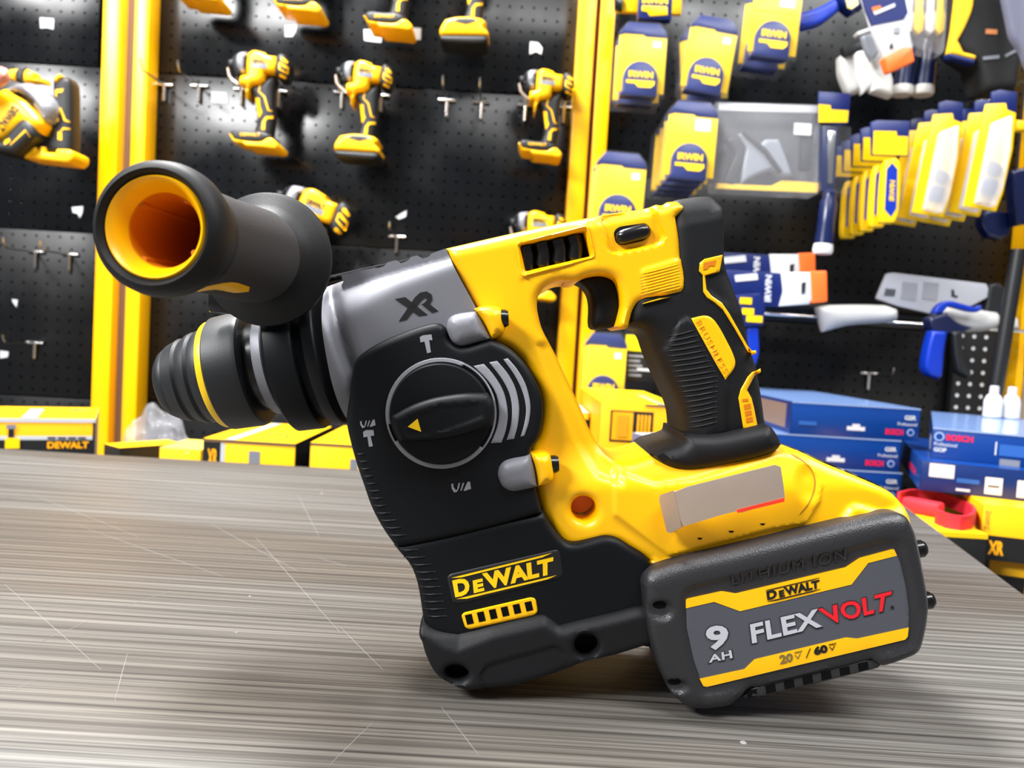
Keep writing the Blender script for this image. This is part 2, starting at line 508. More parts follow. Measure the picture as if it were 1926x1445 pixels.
def post(label, xs_top, xs_bot, Yf):
    """yellow upright: two flanges with a channel between; xs: four picture columns at y=0 and y=750"""
    a = [P(x, 0, Yf).x for x in xs_top]; b = [P(x, 750, Yf).x for x in xs_bot]
    x = [(p + q) / 2 for p, q in zip(a, b)]
    t = thing('upright_post', label, 'post', (sum(x) / 4, Yf, 0))
    box('flange', (x[0], Yf, 0), (x[1], YW - .0006, 2.7), YPAINT, t, 0.002)
    box('flange', (x[2], Yf + .004, 0), (x[3], YW - .0006, 2.7), YPAINT, t, 0.002)
    box('channel', (x[1], Yf + .028, 0), (x[2], YW - .0006, 2.7), BROWN, t, 0.0)
    return t
post('left yellow steel upright between the perforated boards', (192, 219, 242, 271), (173, 214, 238, 263), YW - .055)
post('right yellow steel upright beside the blister packs', (1088, 1120, 1129, 1158), (1046, 1078, 1087, 1112), YW - .055)

# ---------------------------------------------------------------- table
def wood():
    m = bpy.data.materials.new('grey_wood'); m.use_nodes = True; nt = m.node_tree; b = nt.nodes['Principled BSDF']
    N = lambda t: nt.nodes.new(t); L = nt.links.new
    tc = N('ShaderNodeTexCoord')
    def noise(scale, det, dist_, vec, mp):
        a = N('ShaderNodeMapping'); a.inputs['Scale'].default_value = mp; L(vec, a.inputs[0])
        n = N('ShaderNodeTexNoise'); n.inputs['Scale'].default_value = scale; n.inputs['Detail'].default_value = det
        n.inputs['Distortion'].default_value = dist_; L(a.outputs[0], n.inputs[0]); return n.outputs['Fac']
    def ramp(f, *st):
        r = N('ShaderNodeValToRGB'); L(f, r.inputs[0])
        while len(r.color_ramp.elements) < len(st): r.color_ramp.elements.new(.5)
        for e, (p, c) in zip(r.color_ramp.elements, st): e.position = p; e.color = c
        return r.outputs[0]
    def mix(f, a, c, mode='MIX'):
        x = N('ShaderNodeMix'); x.data_type = 'RGBA'; x.blend_type = mode
        if isinstance(f, float): x.inputs[0].default_value = f
        else: L(f, x.inputs[0])
        for s, q in ((6, a), (7, c)):
            if isinstance(q, tuple): x.inputs[s].default_value = q
            else: L(q, x.inputs[s])
        return x.outputs[2]
    vec = tc.outputs['Object']
    # long, slightly wavering grain lines along the boards
    def wave(sc, dist_, ds, mp):
        a = N('ShaderNodeMapping'); a.inputs['Scale'].default_value = mp; L(vec, a.inputs[0])
        n = N('ShaderNodeTexWave'); n.wave_type = 'BANDS'; n.bands_direction = 'Y'
        for k, v in (('Scale', sc), ('Distortion', dist_), ('Detail', 2.0), ('Detail Scale', ds)): n.inputs[k].default_value = v
        L(a.outputs[0], n.inputs[0]); return n.outputs['Fac']
    w1 = wave(48, 24.0, .05, (.42, 1, 1))
    w2 = wave(19, 30.0, .06, (.32, 1, 1))
    fine = noise(1.0, 4, .1, vec, (6, 520, 1))
    mid = noise(1.0, 3, .2, vec, (1.6, 60, 1))
    rings = ramp(w1, (0, rgb(106, 105, 104)), (.2, rgb(129, 128, 126)), (.7, rgb(138, 137, 135)), (1, rgb(143, 142, 140)))
    rings2 = ramp(w2, (0, rgb(206, 204, 202)), (.3, rgb(232, 231, 229)), (1, rgb(248, 248, 247)))
    lines = ramp(fine, (.3, rgb(176, 174, 171)), (.5, rgb(220, 219, 217)), (.68, rgb(246, 246, 244)))
    tone = ramp(mid, (.3, rgb(196, 194, 191)), (.7, rgb(250, 249, 248)))
    c0 = mix(.8, mix(.8, rings, rings2, 'MULTIPLY'), lines, 'MULTIPLY')
    crisp = ramp(noise(1.0, 1, 0, vec, (2.0, 340, 1)), (.33, rgb(150, 146, 142)), (.43, rgb(250, 250, 249)))
    crisp2 = ramp(noise(1.0, 1, 0, vec, (3.5, 900, 1)), (.36, rgb(176, 173, 170)), (.46, rgb(252, 252, 251)))
    c1 = mix(.75, mix(.8, mix(.6, c0, tone, 'MULTIPLY'), crisp, 'MULTIPLY'), crisp2, 'MULTIPLY')
    big = noise(1.0, 2, .3, vec, (1.3, 6, 1))
    br = ramp(big, (.42, (0, 0, 0, 1)), (.62, (1, 1, 1, 1)))
    c2 = mix(br, c1, mix(.7, c1, rgb(182, 160, 138), 'MULTIPLY'))
    L(c2, b.inputs['Base Color'])
    b.inputs['Roughness'].default_value = .42
    rr = ramp(fine, (.3, (.62, .62, .62, 1)), (.7, (.44, .44, .44, 1))); L(rr, b.inputs['Roughness'])
    bp = N('ShaderNodeBump'); bp.inputs['Strength'].default_value = .12; bp.inputs['Distance'].default_value = .0006
    L(fine, bp.inputs['Height']); L(bp.outputs[0], b.inputs['Normal'])
    return m
WOOD = wood()
TL = PZ(-30, 842, TZ); TR = PZ(1692, 944, TZ); BR = PZ(1926, 1118, TZ)
far = (TL.y + TR.y) / 2
e = (BR - TR); e = e / abs(e.y)
TRn = Vector((TR.x, far, TZ)); BRn = TRn + e * (far + .35)
top = [Vector((-1.1, far, TZ)), TRn, BRn, Vector((-1.1, -.35, TZ))]
table = thing('work_table', 'grey weathered wooden table top under the rotary hammer', 'table', (-.3, .35, 0))
V = [Vector((p.x, p.y, TZ - .04)) for p in top] + top
Vb, Fb = bev(V, [(3, 2, 1, 0), (4, 5, 6, 7)] + [(i, (i + 1) % 4, (i + 1) % 4 + 4, i + 4) for i in range(4)], .002)
ttop = link('table_top', Vb, Fb, WOOD, table)
LEGM = mat('table_leg_wood', (90, 84, 78), .6)
for lx, ly in ((-1.03, far - .09), (.38, far - .09), (-1.03, -.27), (.12, -.27)):
    box('leg', (lx - .03, ly - .03, 0), (lx + .03, ly + .03, TZ - .04), LEGM, table, .002)
SCR = mat('scratch_pale', (132, 131, 129), .6)
def scratch(p, q, w=.0004):
    a, b = PZ(*p, TZ), PZ(*q, TZ); d = (b - a).normalized(); s = Vector((-d.y, d.x, 0)) * w
    V = []; n = 7
    rng = random.Random(int(p[0] * 7 + p[1]))
    for k in range(n):
        c = a + (b - a) * k / (n - 1) + s * rng.uniform(-1.2, 1.2); ww = .35 + .65 * math.sin(math.pi * (k + .3) / n)
        V += [c + s * ww, c - s * ww, c + s * ww + Vector((0, 0, .00012)), c - s * ww + Vector((0, 0, .00012))]
    Fc = []
    for k in range(n - 1):
        i = k * 4; Fc += [(i + 2, i + 6, i + 7, i + 3), (i, i + 4, i + 6, i + 2), (i + 1, i + 3, i + 7, i + 5)]
    link('scratch_mark', V, Fc, SCR, table)
for p, q in (((238, 1140), (322, 1112)), ((80, 1206), (164, 1170)), ((20, 1302), (66, 1280)), ((395, 985), (560, 1075)), ((480, 1010), (640, 1190)),
             ((150, 990), (420, 1085)), ((600, 1050), (650, 1065)), ((10, 1100), (190, 1260)), ((560, 930), (600, 1010)), ((215, 1320), (240, 1230)),
             ((830, 1330), (900, 1420)), ((700, 1360), (620, 1440)), ((300, 905), (520, 960)), ((60, 930), (260, 1010)), ((640, 1180), (720, 1260))):
    scratch(p, q, .00012)
for x, y, r in ((1398, 1397, 5), (605, 928, 4), (352, 852, 9), (470, 1122, 3), (445, 1190, 2.5)):
    c = PZ(x, y, TZ)
    o = lathe('paint_fleck', c, (0, 0, 1), [(0, r * .0003), (.0003, r * .00022)], SCR, table, 9)
# ---------------------------------------------------------------- rotary hammer
z2, z3, z4, z5, z6 = ZM(280, 470, 2.8324), ZM(800, 340, 2.7514), ZM(760, 840, 3.01), ZM(1180, 820, 2.7267), ZM(640, 560, 3.612)
YC = 0.3975                    # middle plane of the tool
base = PZ(1100, 1290, TZ); base = Vector((base.x, YC, TZ))
drill = thing('rotary_hammer', 'large yellow and black cordless rotary hammer standing on the grey table in front', 'power tool', base)

# --- yellow rear housing
YH = [(838, 466), (974, 435), (1127, 404), (1223, 388), (1236, 383), (1247, 384), (1258, 378), (1276, 377), (1287, 389), (1284, 396), (1271, 409),
      (1278, 449), (1281, 485), (1289, 540), (1280, 554), (1236, 562), (1203, 569), (1191, 583), (1185, 602), (1182, 616), (1171, 620), (1160, 614),
      (1165, 594), (1169, 573), (1165, 544), (1156, 525), (1134, 517), (1105, 520), (1083, 529), (1054, 528), (1025, 540), (1012, 558), (1010, 575),
      (1012, 591), (1020, 620), (1043, 663), (1069, 718), (1091, 765), (1113, 816), (1134, 849), (1150, 862), (1160, 866), (1185, 864), (1225, 852),
      (1240, 850), (1300, 838), (1440, 830), (1472, 843), (1484, 844), (1503, 849), (1547, 870), (1602, 893), (1657, 918), (1675, 933), (1688, 952),
      (1692, 967), (1690, 1000), (1600, 1050), (1230, 1110), (1203, 1100), (1205, 1060), (1215, 1046), (1185, 1028), (1162, 1014), (1145, 1009),
      (1129, 1010), (1089, 1021), (1072, 1022), (1059, 1016), (1036, 989), (1022, 968), (1018, 959), (1008, 917), (998, 853), (1014, 823),
      (1021, 787), (1020, 754), (1008, 718), (986, 682), (958, 655), (926, 640), (894, 576), (859, 512)]
WIN = z3([(490, 335), (822, 260), (856, 390), (518, 468)])
BREC = fillet(z3([(905, 195), (945, 180), (1165, 128), (1200, 200), (1235, 300), (1200, 330), (970, 378), (945, 350)]), 12)
RIBM = fillet(z3([(1110, 465), (1330, 400), (1342, 520), (1320, 575), (1140, 605)]), 8)
LOWP = [(1150, 880), (1225, 905), (1300, 895), (1475, 845), (1505, 862), (1527, 880), (1533, 905), (1525, 935), (1500, 975), (1440, 985), (1250, 1035), (1150, 960)]
GROOVE = [(1040, 640), (1080, 730), (1110, 800), (1135, 860), (1165, 880), (1165, 905), (1120, 890), (1085, 830), (1055, 750), (1012, 650)]
DIMP = circ(1508, 903, 20, 20, 26)
FACET = fillet([(1585, 940), (1640, 955), (1655, 975), (1600, 1010), (1540, 1010)], 15)
def yh_hf(px, y, d):
    y = y.copy()
    t = np.clip((px[:, 1] - 830) / 90, 0, 1); t = t * t * (3 - 2 * t)
    y -= .0075 * t * np.clip((px[:, 0] - 960) / 160, 0, 1)
    y += .0034 * mask(px, BREC, 9)
    y -= .0010 * mask(px, RIBM, 5)
    m = mask(px, RIBM, 14); u = (px[:, 1] + px[:, 0] * .22)
    y -= .0016 * mask(px, LOWP, 7)
    y += .0022 * mask(px, GROOVE, 14)
    y += .0024 * mask(px, DIMP, 30)
    y -= .0030 * mask(px, FACET, 14)
    fr = mask(px, [(a[0] + (a[0] - 1044) * .14, a[1] + (a[1] - 473) * .36) for a in WIN], 5)
    y -= .0011 * fr
    # chamfer along the top bar, lower half leans back
    s = px[:, 1] - (466 + (px[:, 0] - 838) * -.2045)
    top = (px[:, 0] < 1282) & (px[:, 1] < 640)
    y += np.where(top, .0022 * np.clip((24 - s) / 24, 0, 1) ** 1.5, 0)
    # foot that meets the battery steps out
    y -= .004 * mask(px, [(1200, 1120), (1190, 1068), (1230, 1055), (1420, 1015), (1520, 990), (1680, 950), (1720, 1000), (1700, 1120)], 26)
    return y
housing = relief('rear_housing', curve(YH, 50, 4), YEL, drill, .3720, .4230, (.0042, .0042), holes=[fillet(WIN, 4), circ(1096, 952, 23, 28)], step=.00125, hf=yh_hf)
cpt = P(1096, 952, .365)
lathe('screw_recess', (cpt.x, .3805, cpt.z), (0, 1, 0), [(0, .0066), (.001, .0066), (.004, .003), (.006, .003)], YELD, housing, 28)
# spring window
relief('window_well', z3([(470, 320), (835, 245), (875, 405), (500, 488)]), DARK, drill, .3815, .384, (.0003, .0003), step=.004)
for k, (x0, y0) in enumerate(((520, 325), (603, 307), (688, 290), (768, 272))):
    a, b, c = z3([(x0 - 6, y0 + 10)])[0], z3([(x0 + 8, y0 + 70)])[0], z3([(x0 + 2, y0 + 145)])[0]
    pts = curve([a, b, c], 170, 6, False)
    tube('spring_coil', [P(x, y, .3785) for x, y in pts], [.0018] + [.0036] * (len(pts) - 2) + [.0018], BLKG, housing, 14)
# lock button
relief('button_well', fillet(z3([(975, 262), (1000, 238), (1140, 218), (1165, 240), (1160, 290), (1130, 310), (1020, 335), (985, 320)]), 8), DARK, housing, .3738, .378, (.0005, .0005), step=.002)
a, b = z3([(1022, 292)])[0], z3([(1128, 264)])[0]
A3, B3 = P(*a, .3745), P(*b, .3745)
dv = (B3 - A3).normalized()
tube('lock_button', [A3 - dv * .0034, A3 - dv * .0026, A3 - dv * .001, A3 + dv * .001, B3 - dv * .001, B3 + dv * .001, B3 + dv * .0026, B3 + dv * .0034],
     [.0012, .0026, .0034, .0037, .0037, .0034, .0026, .0012], BLKG, drill, 18)
# trigger
relief('trigger', curve([(1083, 530), (1100, 519), (1134, 512), (1160, 520), (1172, 545), (1172, 575), (1170, 600), (1158, 614), (1123, 620), (1113, 613), (1113, 576), (1109, 554), (1098, 538)], 60, 4),
       BLK2, drill, .3835, .4115, (.005, .005), step=.0018)
relief('switch_body', [(1060, 505), (1190, 485), (1190, 600), (1165, 600), (1160, 540), (1130, 522), (1060, 532)], DARK, drill, .3870, .4080, (.001, .001), step=.003)

# --- black grip
GR = [(1268, 376), (1285, 371), (1338, 366), (1351, 376), (1364, 394), (1364, 430), (1364, 476), (1366, 500), (1378, 533), (1396, 580), (1423, 667), (1432, 697),
      (1441, 745), (1447, 791), (1452, 830), (1440, 850), (1300, 856), (1285, 838), (1285, 815), (1280, 776), (1262, 733), (1240, 685), (1229, 656), (1221, 633),
      (1210, 622), (1195, 617), (1180, 612), (1186, 560), (1215, 540), (1265, 530), (1262, 430), (1258, 390)]
RIBP = curve(z3([(1300, 745), (1345, 712), (1385, 745), (1545, 1032), (1540, 1180), (1548, 1300), (1500, 1320), (1345, 1325), (1332, 1220), (1270, 1080), (1200, 900), (1245, 855), (1275, 810)]), 60, 4)
RUB1 = curve(z3([(1450, 492), (1545, 470), (1600, 560), (1660, 700), (1712, 880), (1690, 890), (1600, 735), (1545, 640), (1480, 590), (1456, 560)]), 60, 4)
RUB2 = curve(z3([(1700, 1015), (1740, 995), (1775, 1240), (1722, 1285), (1700, 1170), (1655, 1085)]), 60, 4)
def gr_hf(px, y, d):
    y = y.copy()
    # palm swell: round the long grip like a tube
    yy = px[:, 1]
    t = np.clip((yy - 590) / 60, 0, 1)
    q = np.clip(d / .0175, 0, 1)
    y += t * .0075 * (1 - np.sqrt(np.clip(1 - (1 - q) ** 2, 0, 1)))
    m = mask(px, RIBP, 5); y -= .0012 * m
    m2 = mask(px, RIBP, 30) * np.clip((yy - 615) / 20, 0, 1) * np.clip((785 - yy) / 15, 0, 1)
    ph = (yy + .09 * px[:, 0]) / 9.75
    y += .0007 * mask(px, RUB1, 5) + .0007 * mask(px, RUB2, 5)
    # rubber end cap: ridge across
    s = yy - (430 - (px[:, 0] - 1270) * .2)
    y += np.where(yy < 500, .003 * np.clip((-s) / 55, 0, 1), 0)
    return y
grip = relief('grip', curve(GR, 45, 4), BLK, drill, .3725, .4225, (.0075, .0065), step=.0013, hf=gr_hf)
inl = decal('grip_inlay', curve(z3([(1375, 712), (1455, 699), (1500, 728), (1560, 830), (1602, 925), (1598, 970), (1553, 1030), (1500, 940)]), 50, 4), YEL, grip, grip, .0011, 4, 3)
lettering('lettering', 'BRUSHLESS', mat('yellow_emboss', (226, 150, 0), .4), inl, inl, z3([(1398, 735)])[0], z3([(1545, 1000)])[0], z3([(1425, 718)])[0], z3([(1570, 985)])[0], .01, .0002, 1.25)
ac1 = decal('accent_strip', z3([(1420, 425), (1445, 405), (1540, 383), (1522, 472), (1448, 492), (1455, 562), (1480, 594), (1535, 632), (1575, 690), (1620, 770), (1668, 855), (1690, 880), (1712, 878), (1714, 896), (1692, 902), (1668, 884), (1600, 765), (1540, 668), (1500, 633), (1458, 606), (1438, 575), (1436, 490), (1416, 468)]), YEL, grip, grip, .0009, 4, 2)
decal('accent_recess', z3([(1440, 425), (1505, 410), (1498, 442), (1470, 440), (1462, 455), (1438, 462)]), YELD, ac1, ac1, .0003, 4)
ac2 = decal('accent_strip', z3([(1735, 972), (1737, 992), (1705, 1008), (1665, 1083), (1688, 1125), (1702, 1180), (1722, 1283), (1672, 1300), (1645, 1280), (1620, 1125), (1632, 1080), (1668, 1015), (1690, 992)]), YEL, grip, grip, .0009, 4, 2)
for x in (1650, 1672, 1694):
    pass
decal('accent_recess', [z3([(1640, 1130), (1670, 1128), (1672, 1142), (1642, 1144)])] + [z3([(1648 + k * 5, 1160 + k * 34), (1682 + k * 5, 1152 + k * 34), (1686 + k * 5, 1178 + k * 34), (1652 + k * 5, 1186 + k * 34)]) for k in range(3)], YELD, ac2, ac2, .0002, 4)
FL = [(1224, 857), (1240, 848), (1285, 834), (1290, 818), (1350, 818), (1440, 800), (1452, 803), (1466, 822), (1473, 838), (1462, 850), (1437, 861), (1400, 871), (1363, 879), (1305, 889), (1278, 888), (1258, 882), (1240, 872)]
relief('grip_foot', curve(FL, 60, 4), BLK, drill, .3632, .4318, (.014, .0078), step=.0013)

def strip(pts, w):
    p = [np.array(q, float) for q in pts]; L, R = [], []
    for i in range(len(p)):
        t = p[min(i + 1, len(p) - 1)] - p[max(i - 1, 0)]; t /= np.linalg.norm(t); n_ = np.array([-t[1], t[0]])
        ww = w * (.35 if i in (0, len(p) - 1) else 1)
        L.append(tuple(p[i] + n_ * ww / 2)); R.append(tuple(p[i] - n_ * ww / 2))
    return L + R[::-1]
RBM = mat('rib_black', (26, 28, 31), .55)
rb_ = []
for k in range(19):
    y0 = 628 + k * 9.6
    xl = np.interp(y0, [615, 656, 685, 733, 776, 815], [1262, 1250, 1258, 1276, 1291, 1296]); xr = np.interp(y0, [615, 640, 716, 760, 815], [1304, 1318, 1355, 1352, 1354]) - 3
    rb_.append(strip([(xl, y0 + 4), (xl * .75 + xr * .25, y0 + 2.5), ((xl + xr) / 2, y0), (xl * .25 + xr * .75, y0 - 3.5), (xr, y0 - 7)], 3.4))
decal('grip_rib', rb_, RBM, grip, grip, .0005, 4, 1.2)
rb_ = [strip([(1204 + k * .3, 516 + k * 5.6), (1225, 511 + k * 5.6), (1255, 503 + k * 5.6), (1280 + k * .3, 496.5 + k * 5.6)], 2.6) for k in range(11)]
decal('thumb_rib', rb_, YEL, housing, housing, .0004, 4, 1)

# --- rear top strip of the battery foot
relief('latch_strip', curve(z5([(828, 66), (880, 72), (1000, 126), (1150, 188), (1300, 258), (1352, 300), (1398, 380), (1330, 318), (1200, 240), (1100, 190), (990, 165)]), 60, 4), BLKG, drill, .3800, .415, (.001, .001), step=.003)

# --- metallic grey gear case
AX0, AXS = (417., 704.), -.19   # picture axis of the chuck: point and slope
GC = [(600, 531), (614, 527), (633, 519), (656, 514), (672, 509), (697, 505), (703, 503), (706, 505), (722, 500), (728, 493), (744, 489), (752, 495), (766, 490), (772, 483), (784, 480), (795, 486), (806, 482), (812, 476), (838, 467), (859, 512), (894, 576), (926, 640), (900, 672), (860, 690), (740, 760), (648, 800)]
def gc_hf(px, y, d):
    u = (px[:, 0] - AX0[0]); c = AX0[1] + AXS * u
    s = np.abs(px[:, 1] - c) * .982
    R = np.interp(px[:, 0], [600, 650, 700, 850], [136, 143, 150, 160])
    k = .3975 / F_
    yc = YC - np.sqrt(np.clip((R * k) ** 2 - (s * k) ** 2, 0, None))
    flat = np.interp(px[:, 0], [600, 680, 760, 900], [.3600, .3618, .3665, .3700])
    w = np.maximum(yc, flat) + .0012 * np.exp(-np.abs(yc - flat) / .002)
    rail = mask(px, [(640, 545), (640, 500), (850, 450), (866, 497)], 6)
    w = w * (1 - .0) + .0
    w = np.where(rail > .5, np.minimum(w, .3745), w)
    # scooped waist between barrel and cover
    sc = np.exp(-((px[:, 0] - 614 - (px[:, 1] - 541) * .38) / 15) ** 2) * np.clip((px[:, 1] - 520) / 40, 0, 1)
    w += .0060 * sc * np.clip((px[:, 0] - 600) / 12, 0, 1)
    return np.maximum(w, .3585)
case = relief('gear_case', curve(GC, 30, 3), GREY, drill, .3720, .4340, (.002, .002), step=.0014, hf=gc_hf, ang=50)
XR = [z2([(1312, 262), (1366, 252), (1484, 345), (1436, 352)]),
      z2([(1332, 380), (1373, 372), (1450, 272), (1470, 254), (1484, 264), (1466, 284), (1452, 290), (1507, 335), (1541, 325), (1497, 290), (1510, 266), (1506, 238), (1480, 221), (1445, 228), (1418, 252)])]
decal('emblem_lettering', XR, BLKP, case, case, .0003, 4)
relief('depth_rod', [(612, 520), (700, 500), (770, 486), (775, 497), (700, 512), (612, 532)], DARK, drill, .408, .418, (.002, .002), step=.003)

# --- black cover with the mode dial
CV = [(834, 614), (823, 608), (795, 613), (759, 625), (717, 643), (681, 665), (666, 682), (661, 709), (657, 743), (652, 776), (651, 795), (657, 826), (670, 873), (684, 914), (699, 956), (720, 995), (744, 1029),
      (760, 1028), (800, 1021), (860, 1008), (940, 988), (1018, 966), (1018, 959), (1008, 917), (998, 853), (1014, 823), (1021, 787), (1020, 754), (1008, 718), (986, 682), (958, 655), (926, 640), (917, 640), (870, 653), (853, 647), (843, 637), (839, 624)]
def ribs(px, y, d):
    yy = px[:, 1]; y = y.copy()
    e = np.interp(yy, [840, 873, 914, 956, 1000, 1037, 1065, 1100, 1160], [660, 670, 684, 699, 722, 752, 772, 785, 795])
    m = np.clip((px[:, 0] - e - 2) / 3, 0, 1) * np.clip((40 - (px[:, 0] - e)) / 10, 0, 1) * np.clip((yy - 840) / 10, 0, 1)
    ph = (yy - .2 * px[:, 0]) / 15.2
    return y
cover = relief('gear_cover', curve(CV, 45, 4), BLK2, drill, .3590, .4360, (.0035, .0035), step=.0015, hf=ribs)
# motor housing below
MH = [(740, 1026), (800, 1013), (860, 1000), (940, 980), (1022, 964), (1036, 989), (1059, 1016), (1072, 1022), (1089, 1021), (1129, 1010), (1145, 1009), (1162, 1014), (1185, 1028), (1214, 1046), (1222, 1060), (1230, 1220), (1040, 1190), (860, 1200), (800, 1190), (795, 1160), (785, 1100), (772, 1065), (752, 1040)]
motor = relief('motor_housing', curve(MH, 45, 4), BLK2, drill, .3604, .4346, (.0035, .0035), step=.0015, hf=ribs)
FT = z4([(95, 985), (110, 968), (140, 1020), (200, 1047), (300, 1052), (380, 1040), (480, 1015), (600, 985), (745, 955), (790, 957), (830, 975), (880, 1015), (1000, 985), (1200, 940), (1330, 905), (1420, 895), (1420, 1115), (1365, 1130), (1200, 1180), (1010, 1225), (940, 1255), (800, 1310), (600, 1362), (450, 1376), (340, 1378), (270, 1350), (180, 1290), (120, 1180), (100, 1110), (85, 1080), (85, 1040)])
REC = fillet(z4([(430, 1290), (440, 1260), (480, 1225), (860, 1118), (900, 1145), (940, 1250), (800, 1310), (600, 1362), (440, 1380)]), 8)
def ft_hf(px, y, d):
    y = y.copy(); y += .0010 * mask(px, REC, 4)
    s = px[:, 1] - np.interp(px[:, 0], [790, 830, 860, 925, 1010, 1024, 1040, 1053, 1200], [1190, 1215, 1225, 1200, 1180, 1178, 1190, 1198, 1160])
    y += .0045 * np.clip(-s / 30, 0, 1)
    return y
foot = relief('foot_bumper', curve(FT, 40, 4), BLK, drill, .3560, .4390, (.0036, .0036), step=.0014, hf=ft_hf, holes=[circ(1103, 1215, 22, 24), [tuple(q) for q in rot(circ(859, 1267, 22, 24, 15), (859, 1267), 10)]])
for (x, y) in ((1103, 1215), (859, 1267)):
    c = P(x, y, .3600); lathe('bumper_recess', (c.x, .3665, c.z), (0, 1, 0), [(0, .007), (.002, .007)], DARK, foot, 20)
rb_ = []; rb2 = []
for k in range(23):
    y0 = 850 + k * 13.9
    e = np.interp(y0, [840, 873, 914, 956, 1000, 1037, 1065, 1100, 1160], [665, 671, 685, 700, 724, 748, 771, 784, 797]) + 5
    w_ = np.interp(y0, [840, 950, 1050, 1160], [14, 26, 42, 40])
    s_ = strip([(e, y0 + 3), (e + w_ * .4, y0 + 5), (e + w_, y0 + 3)], 4)
    (rb_ if y0 < 1016 else rb2).append(s_)
decal('cover_rib', rb_, RBM, cover, cover, .0006, 4, 1.5)
decal('housing_rib', rb2, RBM, motor, motor, .0006, 4, 1.5)
# name plate
z4p = lambda x, y: z4([(x, y)])[0]
npl = decal('name_plate', fillet(z4([(243, 740), (262, 722), (855, 585), (880, 590), (900, 720), (885, 745), (310, 890), (275, 885)]), 5), BLKP, drill, motor, .0007, 8, 3)
YPR = mat('yellow_print', (255, 205, 0), .4)
lettering('lettering', 'D', YPR, npl, npl, z4p(290, 855), z4p(375, 838), z4p(272, 760), z4p(365, 738), .05)
lettering('lettering', 'E', YPR, npl, npl, z4p(395, 832), z4p(455, 817), z4p(388, 760), z4p(445, 747), .055)
lettering('lettering', 'WALT', YPR, npl, npl, z4p(470, 812), z4p(842, 722), z4p(440, 720), z4p(845, 626), .05)
decal('lettering_line', [z4([(265, 745), (838, 603), (840, 614), (267, 756)]), z4([(296, 864), (866, 729), (868, 739), (298, 876)])], YPR, npl, npl, .0003, 20)
# vent
vent = decal('vent_grille', fillet(z4([(324, 955), (340, 940), (720, 853), (745, 862), (757, 935), (740, 955), (370, 1037), (345, 1025)]), 5), YEL, drill, motor, .0012, 6, 2.5)
q0, q1, q2, q3 = z4p(345, 1020), z4p(745, 930), z4p(328, 952), z4p(730, 866)
sl = []
for k in range(6):
    u0 = .035 + k * .168; u1 = u0 + .095
    sl.append([tuple(v) for v in quadmap(np.array([(u0, .1), (u1, .1), (u1, .9), (u0, .9)]), q0, q1, q2, q3)])
decal('vent_slot', sl, DARK, vent, vent, .0002, 8)
# mode symbols
HM = [(540, 268), (562, 256), (620, 250), (626, 290), (604, 288), (616, 372), (590, 378), (572, 298), (545, 305)]
HM2 = [(155, 912), (175, 900), (226, 900), (230, 938), (206, 940), (222, 1010), (195, 1014), (184, 945), (158, 950)]
def drillmark(ox, oy, s=1.0):
    sh = [[(-62, -20), (-48, -26), (-45, 0), (-30, 20), (-22, 18), (-12, -28), (-2, -30), (-8, 5), (-22, 32), (-42, 36), (-58, 10)],
          [(0, 26), (10, 22), (28, -30), (16, -28)], [(22, 24), (42, -20), (50, -36), (66, -38), (74, 12), (30, 26)]]
    return [z6([(ox + x * s, oy + y * s) for x, y in q]) for q in sh]
decal('mode_symbol', z6(HM), GREYM, cover, cover, .0003, 6)
decal('mode_symbol', z6(HM2), GREYM, cover, cover, .0003, 6)
decal('mode_symbol', drillmark(182, 858, .78), GREYM, cover, cover, .0003, 4)
decal('mode_symbol', drillmark(815, 1288), GREYM, cover, cover, .0003, 4)
for S in ([(905, 465), (975, 450), (1030, 510), (1085, 590), (1120, 670), (1138, 790), (1125, 900), (1095, 985), (1022, 990), (1062, 890), (1078, 790), (1060, 660), (1000, 560)],
          [(1012, 440), (1065, 430), (1130, 505), (1180, 590), (1205, 670), (1216, 760), (1205, 870), (1180, 960), (1130, 968), (1158, 870), (1167, 760), (1150, 655), (1100, 555)],
          [(1108, 420), (1138, 412), (1200, 485), (1255, 580), (1282, 670), (1292, 750), (1280, 850), (1250, 940), (1225, 945), (1252, 850), (1262, 750), (1235, 630), (1180, 520)]):
    decal('arc_stripe', curve(z6(S), 50, 3), GREYM, cover, cover, .0005, 5, 1.5)
# dial
DC = P(829.5, 777.5, .3585); dk = .3585 / F_
dial = lathe('mode_dial', DC, (0, -1, 0), [(-.002, 104 * dk), (.0006, 104 * dk), (.0012, 102 * dk), (.0012, 98.5 * dk), (.0002, 98 * dk), (.0002, 96 * dk), (.0030, 95 * dk), (.0042, 92 * dk), (.0044, 60 * dk), (.0046, 20 * dk), (.0046, .0004)], BLK2, drill, 96)
def arcpoly(a0, a1, r0, r1, n=24):
    aa = [math.radians(a0 + (a1 - a0) * k / n) for k in range(n + 1)]
    return [(829.5 + r1 * math.cos(a), 777.5 + r1 * math.sin(a)) for a in aa] + [(829.5 + r0 * math.cos(a), 777.5 + r0 * math.sin(a)) for a in aa[::-1]]
ringp = [(829.5 + 104.5 * math.cos(a), 777.5 + 104.5 * math.sin(a)) for a in np.linspace(0, 2 * math.pi, 72, endpoint=False)]
ringi = [(829.5 + 101 * math.cos(a), 777.5 + 101 * math.sin(a)) for a in np.linspace(0, 2 * math.pi, 72, endpoint=False)]
decal('dial_ring', ringp, GREYM, dial, .3572, .0004, 5, 0, holes=[ringi])
decal('dial_ring', arcpoly(168, 295, 96, 104.5), GREYM, dial, .3572, .0006, 5, 1.2)
decal('dial_ring', arcpoly(40, 148, 96, 104.5), GREYM, dial, .3572, .0006, 5, 1.2)
